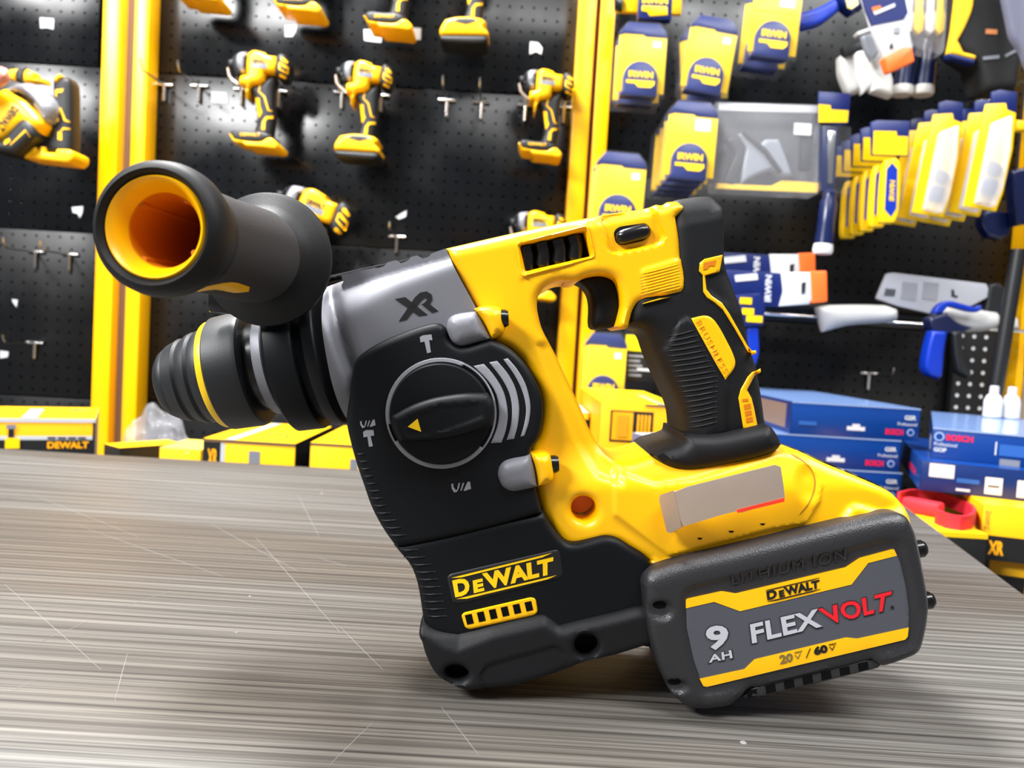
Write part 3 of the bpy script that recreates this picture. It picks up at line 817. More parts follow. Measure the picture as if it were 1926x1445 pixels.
LV = z6([(345, 808), (420, 765), (500, 725), (600, 690), (700, 668), (850, 650), (1000, 650), (1040, 720), (1048, 800), (1040, 870), (960, 900), (880, 925), (750, 960), (600, 978), (400, 985), (365, 920), (348, 860)])
INP = z6([(430, 832), (560, 785), (630, 760), (670, 735), (690, 728), (730, 738), (800, 728), (940, 720), (972, 805), (860, 850), (700, 905), (560, 932), (450, 940)])
def lv_hf(px, y, d):
    y = y.copy(); y += .0007 * mask(px, INP, 3); return y
lever = relief('dial_lever', curve(LV, 45, 3), BLK2, dial, .3475, .3575, (.0038, .0042), step=.0011, hf=lv_hf)
decal('pointer_mark', z6([(458, 878), (525, 822), (550, 912)]), YPR, lever, lever, .0003, 5)
# silver bosses and yellow screw bosses
def pill(name, pts, mt, parent, Yf, Yb, rp, rd):
    return relief(name, curve(pts, 50, 4), mt, parent, Yf, Yb, (rp, rd), step=.0013)
pill('case_boss', z6([(720, 190), (735, 140), (780, 112), (880, 95), (925, 92), (960, 150), (1030, 285), (930, 305), (850, 328), (800, 330), (755, 300), (725, 240)]), GREY, case, .3570, .372, .0062, .0065)
pill('case_boss', z6([(1062, 1190), (1085, 1125), (1140, 1090), (1290, 1062), (1320, 1160), (1340, 1290), (1250, 1312), (1160, 1322), (1100, 1290), (1072, 1240)]), GREY, case, .3550, .372, .0062, .0065)
pill('screw_boss', z6([(905, 75), (960, 58), (1060, 60), (1105, 95), (1120, 170), (1110, 235), (1060, 270), (1028, 285), (970, 165)]), YEL, housing, .3580, .376, .0055, .006)
pill('screw_boss', z6([(1290, 1062), (1380, 1055), (1425, 1075), (1448, 1130), (1452, 1220), (1430, 1258), (1340, 1288), (1320, 1160)]), YEL, housing, .3568, .376, .0055, .006)
for c in ((1127, 150), (1468, 1140)):
    x, y = z6([c])[0]; p = P(x, y, .3640)
    s = lathe('housing_screw', p - Vector((.0055, 0, 0)), (1, 0, .12), [(0, .0042), (.0050, .0042), (.0066, .0034), (.0068, .0012), (.0058, .001)], BLKG, drill, 24)

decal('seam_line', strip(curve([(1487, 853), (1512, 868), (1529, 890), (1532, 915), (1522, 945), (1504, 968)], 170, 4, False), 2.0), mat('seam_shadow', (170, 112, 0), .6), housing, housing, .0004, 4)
wf = [(a_[0] + (a_[0] - 1044) * .13, a_[1] + (a_[1] - 473) * .33) for a_ in WIN]
wg = [(a_[0] + (a_[0] - 1044) * .07, a_[1] + (a_[1] - 473) * .17) for a_ in WIN]
decal('window_frame', fillet(wf, 8), YEL, housing, housing, .0011, 4, 2, holes=[fillet(wg, 6)])
# --- belt hook
HKF = [(1266, 923), (1462, 874), (1470, 879), (1477, 941), (1390, 966), (1384, 961), (1281, 992)]
hook = relief('belt_hook', fillet(HKF, 4, 3), STEEL, drill, .3490, .3506, (.0004, .0004), step=.006)
hexa('hook_bend', [P(1241, 940, .3580), P(1281, 992, .3490), P(1267, 922.5, .3490), P(1240, 928, .3580)] + [], STEEL, hook, 0) if False else None
def plate(name, pf, pb, mt, parent):
    n = len(pf); Fc = [tuple(range(n)), tuple(range(2 * n - 1, n - 1, -1))] + [(i, i + n, (i + 1) % n + n, (i + 1) % n) for i in range(n)]
    return link(name, list(pf) + list(pb), Fc, mt, parent)
o1 = [(1267, 923, .3490), (1281, 992, .3490), (1262, 1003, .3560), (1254, 1001, .3575), (1239, 940, .3575), (1242, 931, .3560)]
pf = [P(*q) for q in o1]
plate('hook_bend', pf, [p + Vector((.0012, .0014, 0)) for p in pf], STEEL, hook)
o2 = [(1254, 1001, .3575), (1239, 940, .3575), (1262, 935, .3660), (1276, 996, .3660)]
pf = [P(*q) for q in o2]
plate('hook_arm', pf, [p + Vector((.0014, .0002, 0)) for p in pf], STEEL, hook)
REDR = mat('red_hook_reflection', (235, 60, 35), .4)
decal('hook_reflection', z5([(560, 380), (805, 318), (806, 338), (565, 396)]), REDR, hook, hook, .00015, 10)  # red strip painted as a reddish reflection along the lower edge
decal('housing_slit', [z5([(358, 523), (386, 523), (378, 532), (366, 532)]), z5([(517, 487), (548, 487), (540, 496), (526, 496)]), z5([(680, 449), (708, 449), (700, 458), (688, 458)])], DARK, housing, housing, .0002, 5)

# --- battery pack
BT = z5([(78, 790), (75, 755), (92, 716), (130, 690), (300, 638), (500, 592), (800, 520), (1050, 460), (1300, 403), (1360, 397), (1400, 400), (1440, 420), (1462, 455), (1485, 510), (1520, 680), (1548, 850), (1545, 930), (1532, 1010), (1510, 1090), (1490, 1118), (1450, 1140), (1330, 1182), (1290, 1182), (1245, 1150), (1000, 1215), (700, 1288), (630, 1300), (590, 1340), (525, 1388), (460, 1402), (400, 1408), (340, 1402), (300, 1390), (230, 1330), (190, 1260), (150, 1170), (120, 1080), (100, 1000), (88, 900)])
LABO = curve(z5([(278, 830), (290, 790), (330, 765), (560, 708), (800, 652), (1100, 580), (1320, 527), (1375, 535), (1405, 590), (1445, 750), (1470, 950), (1455, 1050), (1420, 1080), (1000, 1180), (600, 1278), (410, 1315), (370, 1290), (320, 1150), (290, 990)]), 60, 4)
def bt_hf(px, y, d):
    y = y.copy(); y += .0017 * mask(px, LABO, 16)
    for cx, cy, rx, ry in ((170, 885, 62, 55), (245, 1275, 62, 40)):
        c = z5([(cx, cy)])[0]; q = np.hypot((px[:, 0] - c[0]) / (rx / 2.7267), (px[:, 1] - c[1]) / (ry / 2.7267))
        t_ = np.clip((1.25 - q) / .8, 0, 1); y += .0026 * t_ * t_ * (3 - 2 * t_)
    return y
batt = relief('battery_pack', curve(BT, 45, 4), BATT, drill, .3510, .4440, (.0075, .0065), step=.0012, hf=bt_hf)
decal('pack_recess', [circ(*z5([(165, 868)])[0], 13, 20, 7), circ(*z5([(240, 1262)])[0], 13, 20, 6)], DARK, batt, batt, .0002, 4)
lab = decal('label_panel', fillet(z5([(300, 840), (480, 797), (555, 808), (1120, 674), (1190, 626), (1368, 580), (1400, 650), (1430, 780), (1445, 900), (1443, 1010), (1430, 1045), (1395, 1055), (405, 1290), (385, 1280), (340, 1150), (305, 990)]), 3), LABG, batt, batt, .0005, 9, 1.5)
decal('label_band', z5([(300, 840), (310, 834), (478, 797), (490, 797), (555, 808), (1118, 674), (1190, 626), (1355, 582), (1368, 582), (1383, 615), (1235, 653), (1150, 763), (578, 900), (445, 852), (300, 885)]), LABY, batt, lab, .00025, 12)
decal('label_band', z5([(370, 1246), (600, 1196), (652, 1146), (1120, 1034), (1178, 1040), (1443, 983), (1438, 1030), (1425, 1046), (408, 1288), (390, 1284)]), LABY, batt, lab, .00025, 12)
p5 = lambda x, y: z5([(x, y)])[0]
lettering('lettering', 'D', BLKP, batt, lab, p5(718, 843), p5(768, 832), p5(712, 798), p5(764, 785), .05, .0006)
lettering('lettering', 'E', BLKP, batt, lab, p5(780, 830), p5(808, 823), p5(776, 795), p5(802, 788), .055, .0006)
lettering('lettering', 'WALT', BLKP, batt, lab, p5(814, 822), p5(985, 780), p5(800, 778), p5(984, 737), .05, .0006)
decal('lettering_line', [z5([(708, 792), (985, 727), (985, 731), (709, 797)]), z5([(718, 849), (990, 785), (991, 790), (719, 855)])], BLKP, batt, lab, .0006, 15)
def outlined(s, p0, p1, p2, p3, m, bold, sp=1.0, g=1.6):
    def grow(q, o): return (q[0] + o[0], q[1] + o[1])
    a_ = [grow(q, o) for q, o in zip((p0, p1, p2, p3), ((-g, g), (g, g), (-g, -g), (g, -g)))]
    lettering('lettering_outline', s, BLKP, batt, lab, *a_, bold + .014, .00045, sp)
    lettering('lettering', s, m, batt, lab, p0, p1, p2, p3, bold, .00065, sp)
outlined('FLEX', p5(640, 1066), p5(1000, 978), p5(628, 968), p5(980, 886), SILV, .03, 1.05)
outlined('VOLT', p5(1040, 968), p5(1335, 895), p5(975, 888), p5(1358, 795), REDP, .03, 1.05)
outlined('9', p5(410, 1108), p5(524, 1085), p5(398, 978), p5(514, 968), SILV, .036)
outlined('AH', p5(418, 1165), p5(540, 1140), p5(418, 1126), p5(532, 1098), SILV, .03, 1.1)
lettering('lettering', '20', mat('grey_print', (120, 105, 60), .5), batt, lab, p5(784, 1172), p5(850, 1156), p5(778, 1126), p5(846, 1112), .04, .0006)
lettering('lettering', [('V', 0, .8, 0, .6), ('MAX', 0, 1, .75, 1)], MATS['grey_print'], batt, lab, p5(858, 1150), p5(898, 1140), p5(858, 1108), p5(895, 1098), .0, .0006)
lettering('lettering', '/', BLKP, batt, lab, p5(915, 1140), p5(936, 1128), p5(922, 1096), p5(940, 1090), 0, .0006)
lettering('lettering', '60', BLKP, batt, lab, p5(960, 1128), p5(1030, 1110), p5(953, 1084), p5(1022, 1068), .06, .0006)
lettering('lettering', [('V', 0, .8, 0, .6), ('MAX', 0, 1, .75, 1)], BLKP, batt, lab, p5(1036, 1106), p5(1074, 1096), p5(1034, 1068), p5(1070, 1060), .0, .0006)
lettering('lettering', 'LITHIUM ION', mat('emboss_black', (44, 44, 47), .35), batt, batt, p5(538, 765), p5(1122, 638), p5(532, 712), p5(1120, 578), .0, .0007, 1.15)
decal('trademark_dot', circ(*p5(1358, 880), 3.2, 12), BLKP, batt, lab, .0005, 3)
pfoot = relief('pack_foot', z5([(585, 1345), (640, 1292), (1000, 1205), (1245, 1140), (1300, 1175), (1290, 1190), (1000, 1262), (700, 1335)]), BATT, batt, .3545, .440, (.001, .001), step=.003)
for k in range(7):
    x = 612 + k * 95; y = 1302 - k * 23.2
    decal('pack_slot', z5([(x, y + 6), (x + 50, y - 6), (x + 56, y + 34), (x + 6, y + 46)]), DARK, batt, [pfoot, batt], .0002, 8)
for x, y in ((1736, 1036), (1751, 1133)):
    c = P(x - 5, y, .372)
    lathe('pack_screw', c - Vector((.0045, 0, 0)), (1, 0, .22), [(0, .0042), (.0052, .0042), (.0068, .003), (.0070, .001)], BLKG, batt, 20)

# --- chuck
k0 = YC / F_
CA = P(AX0[0], AX0[1], YC); CB = P(AX0[0] + 100, AX0[1] + 100 * AXS, YC)
cax = (CB - CA).normalized()
def cl(name, prof, mt, parent, seg=72): return lathe(name, CA, cax, [(t * k0 * 1.0, r * k0) for t, r in prof], mt, parent, seg)
CHB = mat('chuck_rubber', (20, 23, 27), .5, bump=.1, bscale=1600)
cap = cl('chuck_nose', [(-106, 10), (-110, 40), (-108, 52), (-100, 62), (-90, 68), (-86, 68), (-84, 72), (-70, 77), (-62, 80), (-57, 77), (-52, 80), (-44, 85), (-36, 87), (-31, 84), (-26, 88), (-12, 92), (-8, 92)], CHB, drill)
cl('yellow_ring', [(-9, 92), (-8, 99), (-5, 101), (4, 102), (5, 98)], YPR, cap)
cl('chuck_sleeve', [(4, 96), (5, 104), (8, 107), (60, 110), (68, 108), (71, 104), (71, 84)], CHB, drill)
cl('chuck_neck', [(60, 84), (92, 83)], BLKG, drill)
cl('neck_ring', [(90, 84), (91, 92), (93, 93), (108, 95), (110, 93), (110, 84)], GREY, drill)
cl('neck_collar', [(108, 90), (118, 104), (130, 106), (146, 104)], BLK2, drill)
nb = cl('nose_arrow', [(-64, 74), (-60, 79)], CHB, cap, 24)
# --- side handle
E1 = P(285, 426, .2650); E2 = P(497, 487, .3600)
hax = (E2 - E1).normalized(); LH = (E2 - E1).length
sh = lathe('side_handle', E1, hax, [(.014, .0200), (.022, .0197), (.030, .0194), (.05, .0196), (LH - .022, .0206), (LH - .014, .0209), (LH - .011, .0206), (LH - .010, .0190)], FOAM, drill, 80, close=False)
lathe('end_ring', E1, hax, [(.008, .0150), (.0035, .0174), (.0010, .0184), (0, .0196), (.0008, .0212), (.003, .0226), (.007, .0233), (.011, .0231), (.0155, .0219), (.020, .0204), (.024, .0196)], BLK, sh, 80, close=False)
lathe('liner_lip', E1, hax, [(.0075, .0160), (.0040, .0176), (.0022, .0177), (.0014, .0170), (.0022, .0160), (.0045, .0150), (.0075, .0134), (.0090, .0128)], YEL, sh, 64, close=False)
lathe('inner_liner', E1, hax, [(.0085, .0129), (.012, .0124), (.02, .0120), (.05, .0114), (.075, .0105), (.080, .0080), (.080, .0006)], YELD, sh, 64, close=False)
for a in (0.6, 2.2, 3.9, 5.3):
    _, u, w = frame_of(hax); dr = u * math.cos(a) + w * math.sin(a)
    tube('liner_rib', [E1 + hax * .009 + dr * .0127, E1 + hax * .070 + dr * .0106], .0011, YELD, sh, 8)
lathe('handle_flange', E1, hax, [(LH - .010, .019), (LH - .006, .0205), (LH - .0020, .0245), (LH + .0005, .0288), (LH + .0018, .0303), (LH + .0036, .0306), (LH + .0050, .0300), (LH + .0062, .0285), (LH + .0062, .012)], BLK, sh, 80)
pt = [(437, 531), (470, 540), (468, 549), (440, 551), (405, 545), (360, 550), (357, 546), (385, 540)]
decal('handle_accent', curve(pt, 60, 3), YEL, sh, sh, .0006, 4, 1.5, sink=.002)
cl('clamp_band', [(122, 100), (124, 128), (128, 133), (172, 136), (176, 134), (178, 118), (192, 118), (194, 132), (198, 135), (214, 136), (217, 134), (218, 110)], BLK2, sh)
tube('clamp_bolt', [E2 + hax * .002, E2 + hax * .02], .012, BLK2, sh, 24)
pb = P(402, 565, .372)
box('clamp_tab', (pb.x - .003, .371, pb.z - .006), (pb.x + .012, .379, pb.z + .006), BLKG, sh, .002)
# ---------------------------------------------------------------- goods on the wall
DBLK = mat('driver_black', (18, 20, 23), .5)
DSIL = mat('driver_silver', (150, 151, 157), .4, metal=.4)
BLUE = mat('pack_blue', (6, 28, 92), .35)
BLUED = mat('navy_handle', (14, 26, 66), .25)
BLUEB = mat('bright_blue', (4, 46, 160), .35)
PYEL = mat('pack_yellow', (250, 202, 10), .35)
CLEAR = mat('clear_plastic', (200, 204, 212), .12, alpha=.035)
CLEARH = mat('hazy_plastic', (228, 230, 238), .15, alpha=.15)
PAPER = mat('white_paper', (208, 209, 212), .7)
ORNG = mat('orange_guard', (255, 110, 40), .4)
BOXY = mat('carton_yellow', (255, 190, 0), .45)
BOXYO = mat('carton_orange', (252, 172, 0), .45)
BOXB = mat('carton_black', (18, 18, 19), .5)
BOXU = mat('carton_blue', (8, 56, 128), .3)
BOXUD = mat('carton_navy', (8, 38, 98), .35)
REDT = mat('red_lettering', (215, 20, 60), .5)
RUBR = mat('red_webbing', (205, 30, 48), .6, bump=.4, bscale=300)
GREYB = mat('grey_body', (120, 124, 132), .45)
SKIN = mat('skin', (214, 140, 125), .5)
random.seed(3)

def rlf(name, pts, mt, parent, Yf, Yb, r=.006, step=.006, smooth=True, n=3):
    return relief(name, curve(pts, 40, n) if smooth else pts, mt, parent, Yf, Yb, (r, r), step=step)
def spolygon(pts, w): return strip(pts, w)

# price tags and torn paper left on the boards
def paper(pts, label, cat='label', Y=YW, name='paper_label'):
    c = P(sum(p[0] for p in pts) / len(pts), sum(p[1] for p in pts) / len(pts), Y)
    return tag(slab(name, pts, PAPER, None, Y - .0016, .0014, 0, origin=c), label, cat)
paper([(75, 33), (101, 35), (100, 55), (88, 52), (76, 53)], 'white paper label on the top left board above the hanging trimmer')
paper([(536, 47), (559, 47), (556, 60), (550, 69), (536, 69)], 'torn white paper label on the top board, above the leftmost driver')
paper([(684, 55), (712, 57), (718, 62), (717, 80), (700, 78), (685, 76)], 'white paper label under the second tool base from the left in the top row')
paper([(759, 51), (792, 53), (791, 75), (758, 73)], 'white card label at the right end of the second tool base in the top row')
paper([(997, 78), (1012, 80), (1020, 90), (1018, 102), (1008, 97), (996, 102)], 'torn white paper scrap on the top board above the rightmost driver')
paper([(398, 172), (427, 174), (428, 195), (397, 194)], 'white card label beside the grip of the leftmost driver')
paper([(135, 390), (156, 388), (155, 400), (150, 410), (146, 402), (137, 400)], 'small white paper scrap left of the left yellow upright')
paper([(744, 408), (757, 400), (765, 396), (763, 408), (750, 413)], 'torn white paper scrap above the lone hook over the gear case')
paper([(22, 563), (33, 564), (31, 578), (25, 570)], 'tiny white paper scrap low on the far left board')
paper([(0, 660), (16, 662), (14, 672), (0, 674)], 'white paper scrap at the picture edge under the lowest left hook')

# bare hooks
def hook(x, y, label, L=.11, up=.016, Yb=YW, grp=None):
    b0 = P(x, y, Yb)
    t = thing('peg_hook', label, 'hook', b0, grp)
    tube('hook_wire', [b0 + Vector((0, -.004, .006)), b0 + Vector((0, -L * .9, .003)), b0 + Vector((0, -L, .006 + up * .4)), b0 + Vector((0, -L - .002, .006 + up))], .0021, CHROME, t, 8)
    q = b0 + Vector((0, -.004, 0))
    tube('cross_bar', [q + Vector((-.018, 0, .006)), q + Vector((.018, 0, .006))], .003, CHROME, t, 8)
    tube('back_peg', [q + Vector((0, -.001, .006)), q + Vector((0, -.001, -.028))], .0034, CHROME, t, 8)
    return t
hook(311, 166, 'bare chrome hook beside the left yellow upright, left one of a pair')
hook(376, 168, 'bare chrome hook, right one of the pair left of the leftmost driver')
hook(841, 195, 'bare chrome hook right of the middle driver, left one of a pair')
hook(906, 199, 'bare chrome hook left of the rightmost driver, right one of a pair')
hook(747, 451, 'bare chrome hook just above the grey gear case of the rotary hammer')
hook(69, 479, 'bare chrome hook above the left yellow box, left one of a pair')
hook(133, 484, 'bare chrome hook left of the side handle, right one of a pair')
hook(68, 650, 'bare chrome hook lowest on the far left board')
hook(1632, 708, 'bare chrome hook above the blue boxes at right')
hook(456, 174, 'chrome hook half hidden under the nose of the leftmost driver', L=.034)
hook(525, 178, 'chrome hook right of the grip of the leftmost driver', L=.034)
hook(644, 180, 'chrome hook under the nose of the middle driver', L=.034)
hook(717, 186, 'chrome hook right of the grip of the middle driver', L=.034)
hook(988, 204, 'chrome hook under the nose of the rightmost driver', L=.034)
hook(1060, 208, 'chrome hook right of the grip of the rightmost driver, by the upright', L=.034)

# impact drivers, drawn in a common frame and placed by centre, scale, turn
def driver(label, cx, cy, s=1.0, turn=0, battery=False, Y=1.59):
    def T(pts):
        q = [(485 + 0, 188)]; out = []
        a = math.radians(turn); co, si = math.cos(a), math.sin(a)
        for x, y in pts:
            px, py = (410 + x / 6.88 - 485) * s, (80 + y / 6.88 - 188) * s
            out.append((cx + px * co - py * si, cy + px * si + py * co))
        return out
    t = thing('impact_driver', label, 'power tool', P(cx, cy, Y + .03))
    rlf('grip', T([(520, 535), (640, 460), (720, 420), (760, 480), (722, 600), (716, 880), (722, 980), (700, 1120), (690, 1230), (560, 1280), (430, 1260), (470, 1140), (505, 1000), (480, 800), (450, 680), (400, 620), (420, 560)]), DBLK, t, Y + .012, Y + .052, .012)
    nose = rlf('nose', T([(205, 260), (218, 180), (260, 122), (330, 112), (400, 112), (385, 260), (375, 385), (300, 415), (245, 370)]), DSIL, t, Y + .002, Y + .064, .018)
    rlf('bit_holder', T([(120, 218), (205, 210), (210, 335), (130, 330)]), DBLK, t, Y + .018, Y + .048, .008)
    rlf('nose_bumper', T([(196, 190), (232, 140), (222, 180), (212, 262), (250, 372), (268, 400), (240, 400), (208, 350), (190, 280)]), DBLK, t, Y + .0, Y + .062, .006, .004)
    cap = rlf('motor_cap', T([(735, 180), (790, 132), (850, 148), (900, 200), (922, 330), (884, 470), (790, 482), (730, 400)]), DBLK, t, Y + .004, Y + .062, .014)
    for q in ([(810, 200), (840, 192), (908, 245), (895, 272), (815, 228)], [(785, 262), (805, 250), (915, 325), (912, 408), (890, 412), (780, 340)], [(792, 412), (815, 405), (888, 450), (870, 474), (795, 440)]):
        v_ = decal('cap_vent', T(q), YEL, cap, cap, .001, 4)
        if q[0] == (785, 262): decal('vent_hollow', T([(800, 290), (895, 345), (893, 385), (798, 325)]), DBLK, cap, v_, .0008, 4)
    hs = rlf('housing', T([(365, 290), (385, 165), (410, 112), (480, 97), (610, 130), (620, 165), (745, 175), (757, 210), (746, 375), (700, 392), (605, 385), (582, 490), (520, 530), (440, 545), (395, 600), (365, 722), (342, 716), (355, 562), (270, 547), (280, 430), (372, 412)]), YEL, t, Y, Y + .064, .010)
    decal('rating_plate', T([(440, 265), (635, 280), (632, 335), (438, 320)]), GREYB, hs, hs, .0008, 4)
    lettering('lettering', 'DEWALT', BLKP, hs, hs, T([(442, 262)])[0], T([(640, 275)])[0], T([(442, 205)])[0], None, .05, .0008)
    decal('nose_pad', T([(335, 175), (380, 172), (365, 330), (325, 325)]), DBLK, hs, [hs, nose], .002, 4)
    gp = [o for o in t.children if o.name.startswith('grip')]
    decal('accent_strip', T(strip([(625, 480), (545, 540), (528, 632), (600, 700), (650, 875), (715, 895)], 19)), YEL, t, gp, .0012, 4)
    decal('accent_strip', T([(715, 950), (715, 985), (640, 985), (612, 1020), (605, 1130), (560, 1128), (575, 1020), (615, 960)]), YEL, t, gp, .0012, 4)
    decal('grip_inlay', T([(485, 715), (535, 720), (545, 830), (570, 900), (530, 980), (505, 850)]), YEL, t, gp, .0012, 4)
    if battery:
        b = rlf('battery_pack', T([(160, 1290), (230, 1165), (420, 1130), (680, 1150), (760, 1200), (720, 1260), (790, 1330), (780, 1380), (160, 1375)]), YEL, t, Y - .006, Y + .068, .008)
        rlf('pack_bottom', T([(160, 1372), (785, 1378), (775, 1455), (690, 1480), (250, 1465), (165, 1440)]), DBLK, b, Y - .004, Y + .066, .006)
        decal('foot_badge', T([(330, 1185), (400, 1150), (600, 1150), (640, 1185), (500, 1225)]), DBLK, b, b, .001, 4)
    else:
        bs = rlf('foot', T([(148, 1172), (220, 1132), (400, 1148), (560, 1150), (690, 1200), (640, 1262), (520, 1290), (200, 1270)]), DBLK, t, Y - .004, Y + .066, .006)
        rlf('base_plate', T([(140, 1180), (158, 1175), (205, 1250), (380, 1278), (560, 1282), (640, 1235), (700, 1240), (772, 1310), (770, 1350), (730, 1375), (620, 1362), (350, 1342), (320, 1300), (195, 1285)]), YEL, bs, Y - .007, Y + .069, .004, .005)
        lettering('lettering', 'DEWALT', LABY, bs, bs, T([(285, 1205)])[0], T([(545, 1212)])[0], T([(285, 1168)])[0], None, .03, .001)
    q = T([(130, 330), (145, 430), (190, 490), (262, 540)])
    tube('belt_clip', [P(x, y, Y + .03) for x, y in q], .003, STEEL, t, 8)
    return t
driver('leftmost full yellow driver in the row of three, hanging by the left upright', 485, 188)
driver('middle yellow driver in the hanging row, with a black battery on its foot', 681, 200, .93, 3, True)
driver('rightmost yellow driver in the hanging row, beside the right upright', 1026, 213, .90, 2)
driver('yellow driver foot at the top edge with a price tag, left of the top board', 566, -68)
driver('second tool from the left in the top row, bare yellow foot over two white labels', 738, -35)
driver('rightmost tool in the top row, yellow battery foot showing', 879, -25, 1.0, 0, True)
driver('yellow foot tip of a tool at the top edge beside the left upright', 375, -90)
driver('yellow driver leaning behind the side handle flange, rear end showing', 562, 472, 1.28, 17)
driver('yellow driver behind the top of the rotary hammer body, silver nose showing', 1012, 482, .92, 0)

# trimmer tool at the far left, held at its end
zh = ZM(0, 110, 6.881)
Yt = 1.50
t = thing('router_tool', 'yellow tool with a silver band and black handle at the far left edge', 'power tool', P(70, 220, Yt + .03))
hd = rlf('handle', zh([(690, 290), (740, 225), (880, 240), (915, 320), (920, 700), (915, 1180), (870, 1240), (470, 1230), (465, 1060), (560, 1050), (640, 1020), (650, 700), (690, 560)]), DBLK, t, Yt + .02, Yt + .065, .010)
decal('accent_strip', zh(strip([(725, 610), (780, 650), (840, 800), (912, 825)], 26)), YEL, hd, hd, .0012, 4)
decal('accent_strip', zh(strip([(920, 915), (820, 905), (772, 950)], 26)), YEL, hd, hd, .0012, 4)
decal('grip_inlay', zh([(680, 670), (710, 645), (745, 700), (760, 800), (720, 842)]), YEL, hd, hd, .0012, 4)
decal('grip_inlay', zh([(748, 950), (800, 950), (800, 1060), (745, 1050)]), YEL, hd, hd, .0012, 4)
decal('handle_tab', zh([(718, 400), (825, 392), (800, 440), (735, 440), (735, 500), (715, 480)]), YEL, hd, hd, .0012, 4)
rlf('foot_plate', zh([(250, 1210), (440, 1040), (475, 1025), (465, 1150), (500, 1200), (510, 1140), (570, 1140), (580, 1215), (720, 1220), (735, 1170), (900, 1180), (958, 1220), (955, 1300), (890, 1355), (480, 1310), (310, 1290)]), YEL, t, Yt + .01, Yt + .07, .005, .005)
rlf('lever', zh([(300, 180), (345, 135), (435, 175), (440, 250), (570, 265), (570, 315), (440, 290), (300, 300)]), YEL, t, Yt + .025, Yt + .055, .005)
rlf('lever', zh([(690, 262), (760, 195), (795, 225), (720, 305)]), YEL, t, Yt + .015, Yt + .05, .003, .004)
rlf('lever_stop', zh([(200, 150), (290, 130), (300, 310), (205, 290)]), DBLK, t, Yt + .03, Yt + .055, .004)
rlf('lever', zh([(100, 150), (215, 130), (190, 280), (120, 260)]), YEL, t, Yt + .03, Yt + .055, .004)
sb = rlf('silver_band', zh([(60, 400), (160, 350), (320, 305), (430, 325), (560, 410), (660, 520), (700, 620), (690, 700), (640, 820), (575, 840), (430, 640), (200, 450)]), DSIL, t, Yt - .012, Yt + .055, .022)
decal('band_window', zh([(170, 460), (220, 428), (430, 530), (440, 570), (400, 610), (240, 500)]), DBLK, sb, sb, .002, 4)
mb = rlf('motor_body', zh([(-120, 480), (60, 380), (150, 440), (330, 530), (440, 640), (560, 790), (575, 860), (480, 980), (300, 900), (40, 1060), (-120, 1080)]), YEL, t, Yt - .016, Yt + .055, .020)
lettering('lettering', 'DEWALT', BLKP, mb, mb, zh([(160, 610)])[0], zh([(-60, 900)])[0], zh([(255, 660)])[0], None, .04, .001)
cp = rlf('battery_cap', zh([(-100, 1080), (40, 1060), (150, 920), (280, 790), (340, 775), (430, 860), (470, 1000), (300, 1160), (180, 1260), (-100, 1200)]), DBLK, t, Yt - .02, Yt + .05, .012)
decal('accent_strip', zh(strip([(130, 1120), (330, 930), (390, 1020)], 28)), YEL, cp, cp, .0012, 4)
decal('cap_vent', zh([(40, 1070), (120, 1030), (135, 1070), (60, 1120)]), YEL, cp, cp, .0012, 4)

# finger at the picture edge
fp = [P(-70, 175, 1.46), P(-45, 163, 1.46), P(-22, 152, 1.458), P(-4, 144, 1.458), (P(6, 140, 1.458)), P(12, 138, 1.459), P(15.5, 137, 1.46)]
fr = [.020, .0185, .0175, .0172, .0150, .0110, .004]
tf = tube('person', fp, fr, SKIN, None, 20, origin=fp[3])
tag(tf, 'fingertip of a person reaching in at the left edge, touching the tool', 'person')
for m_ in tf.data.polygons: m_.use_smooth = True
nail = slab('fingernail', [(2, 128), (10, 128), (14, 134), (11, 141), (3, 143)], mat('nail', (232, 172, 158), .3), tf, 1.4425, .004, .0008)

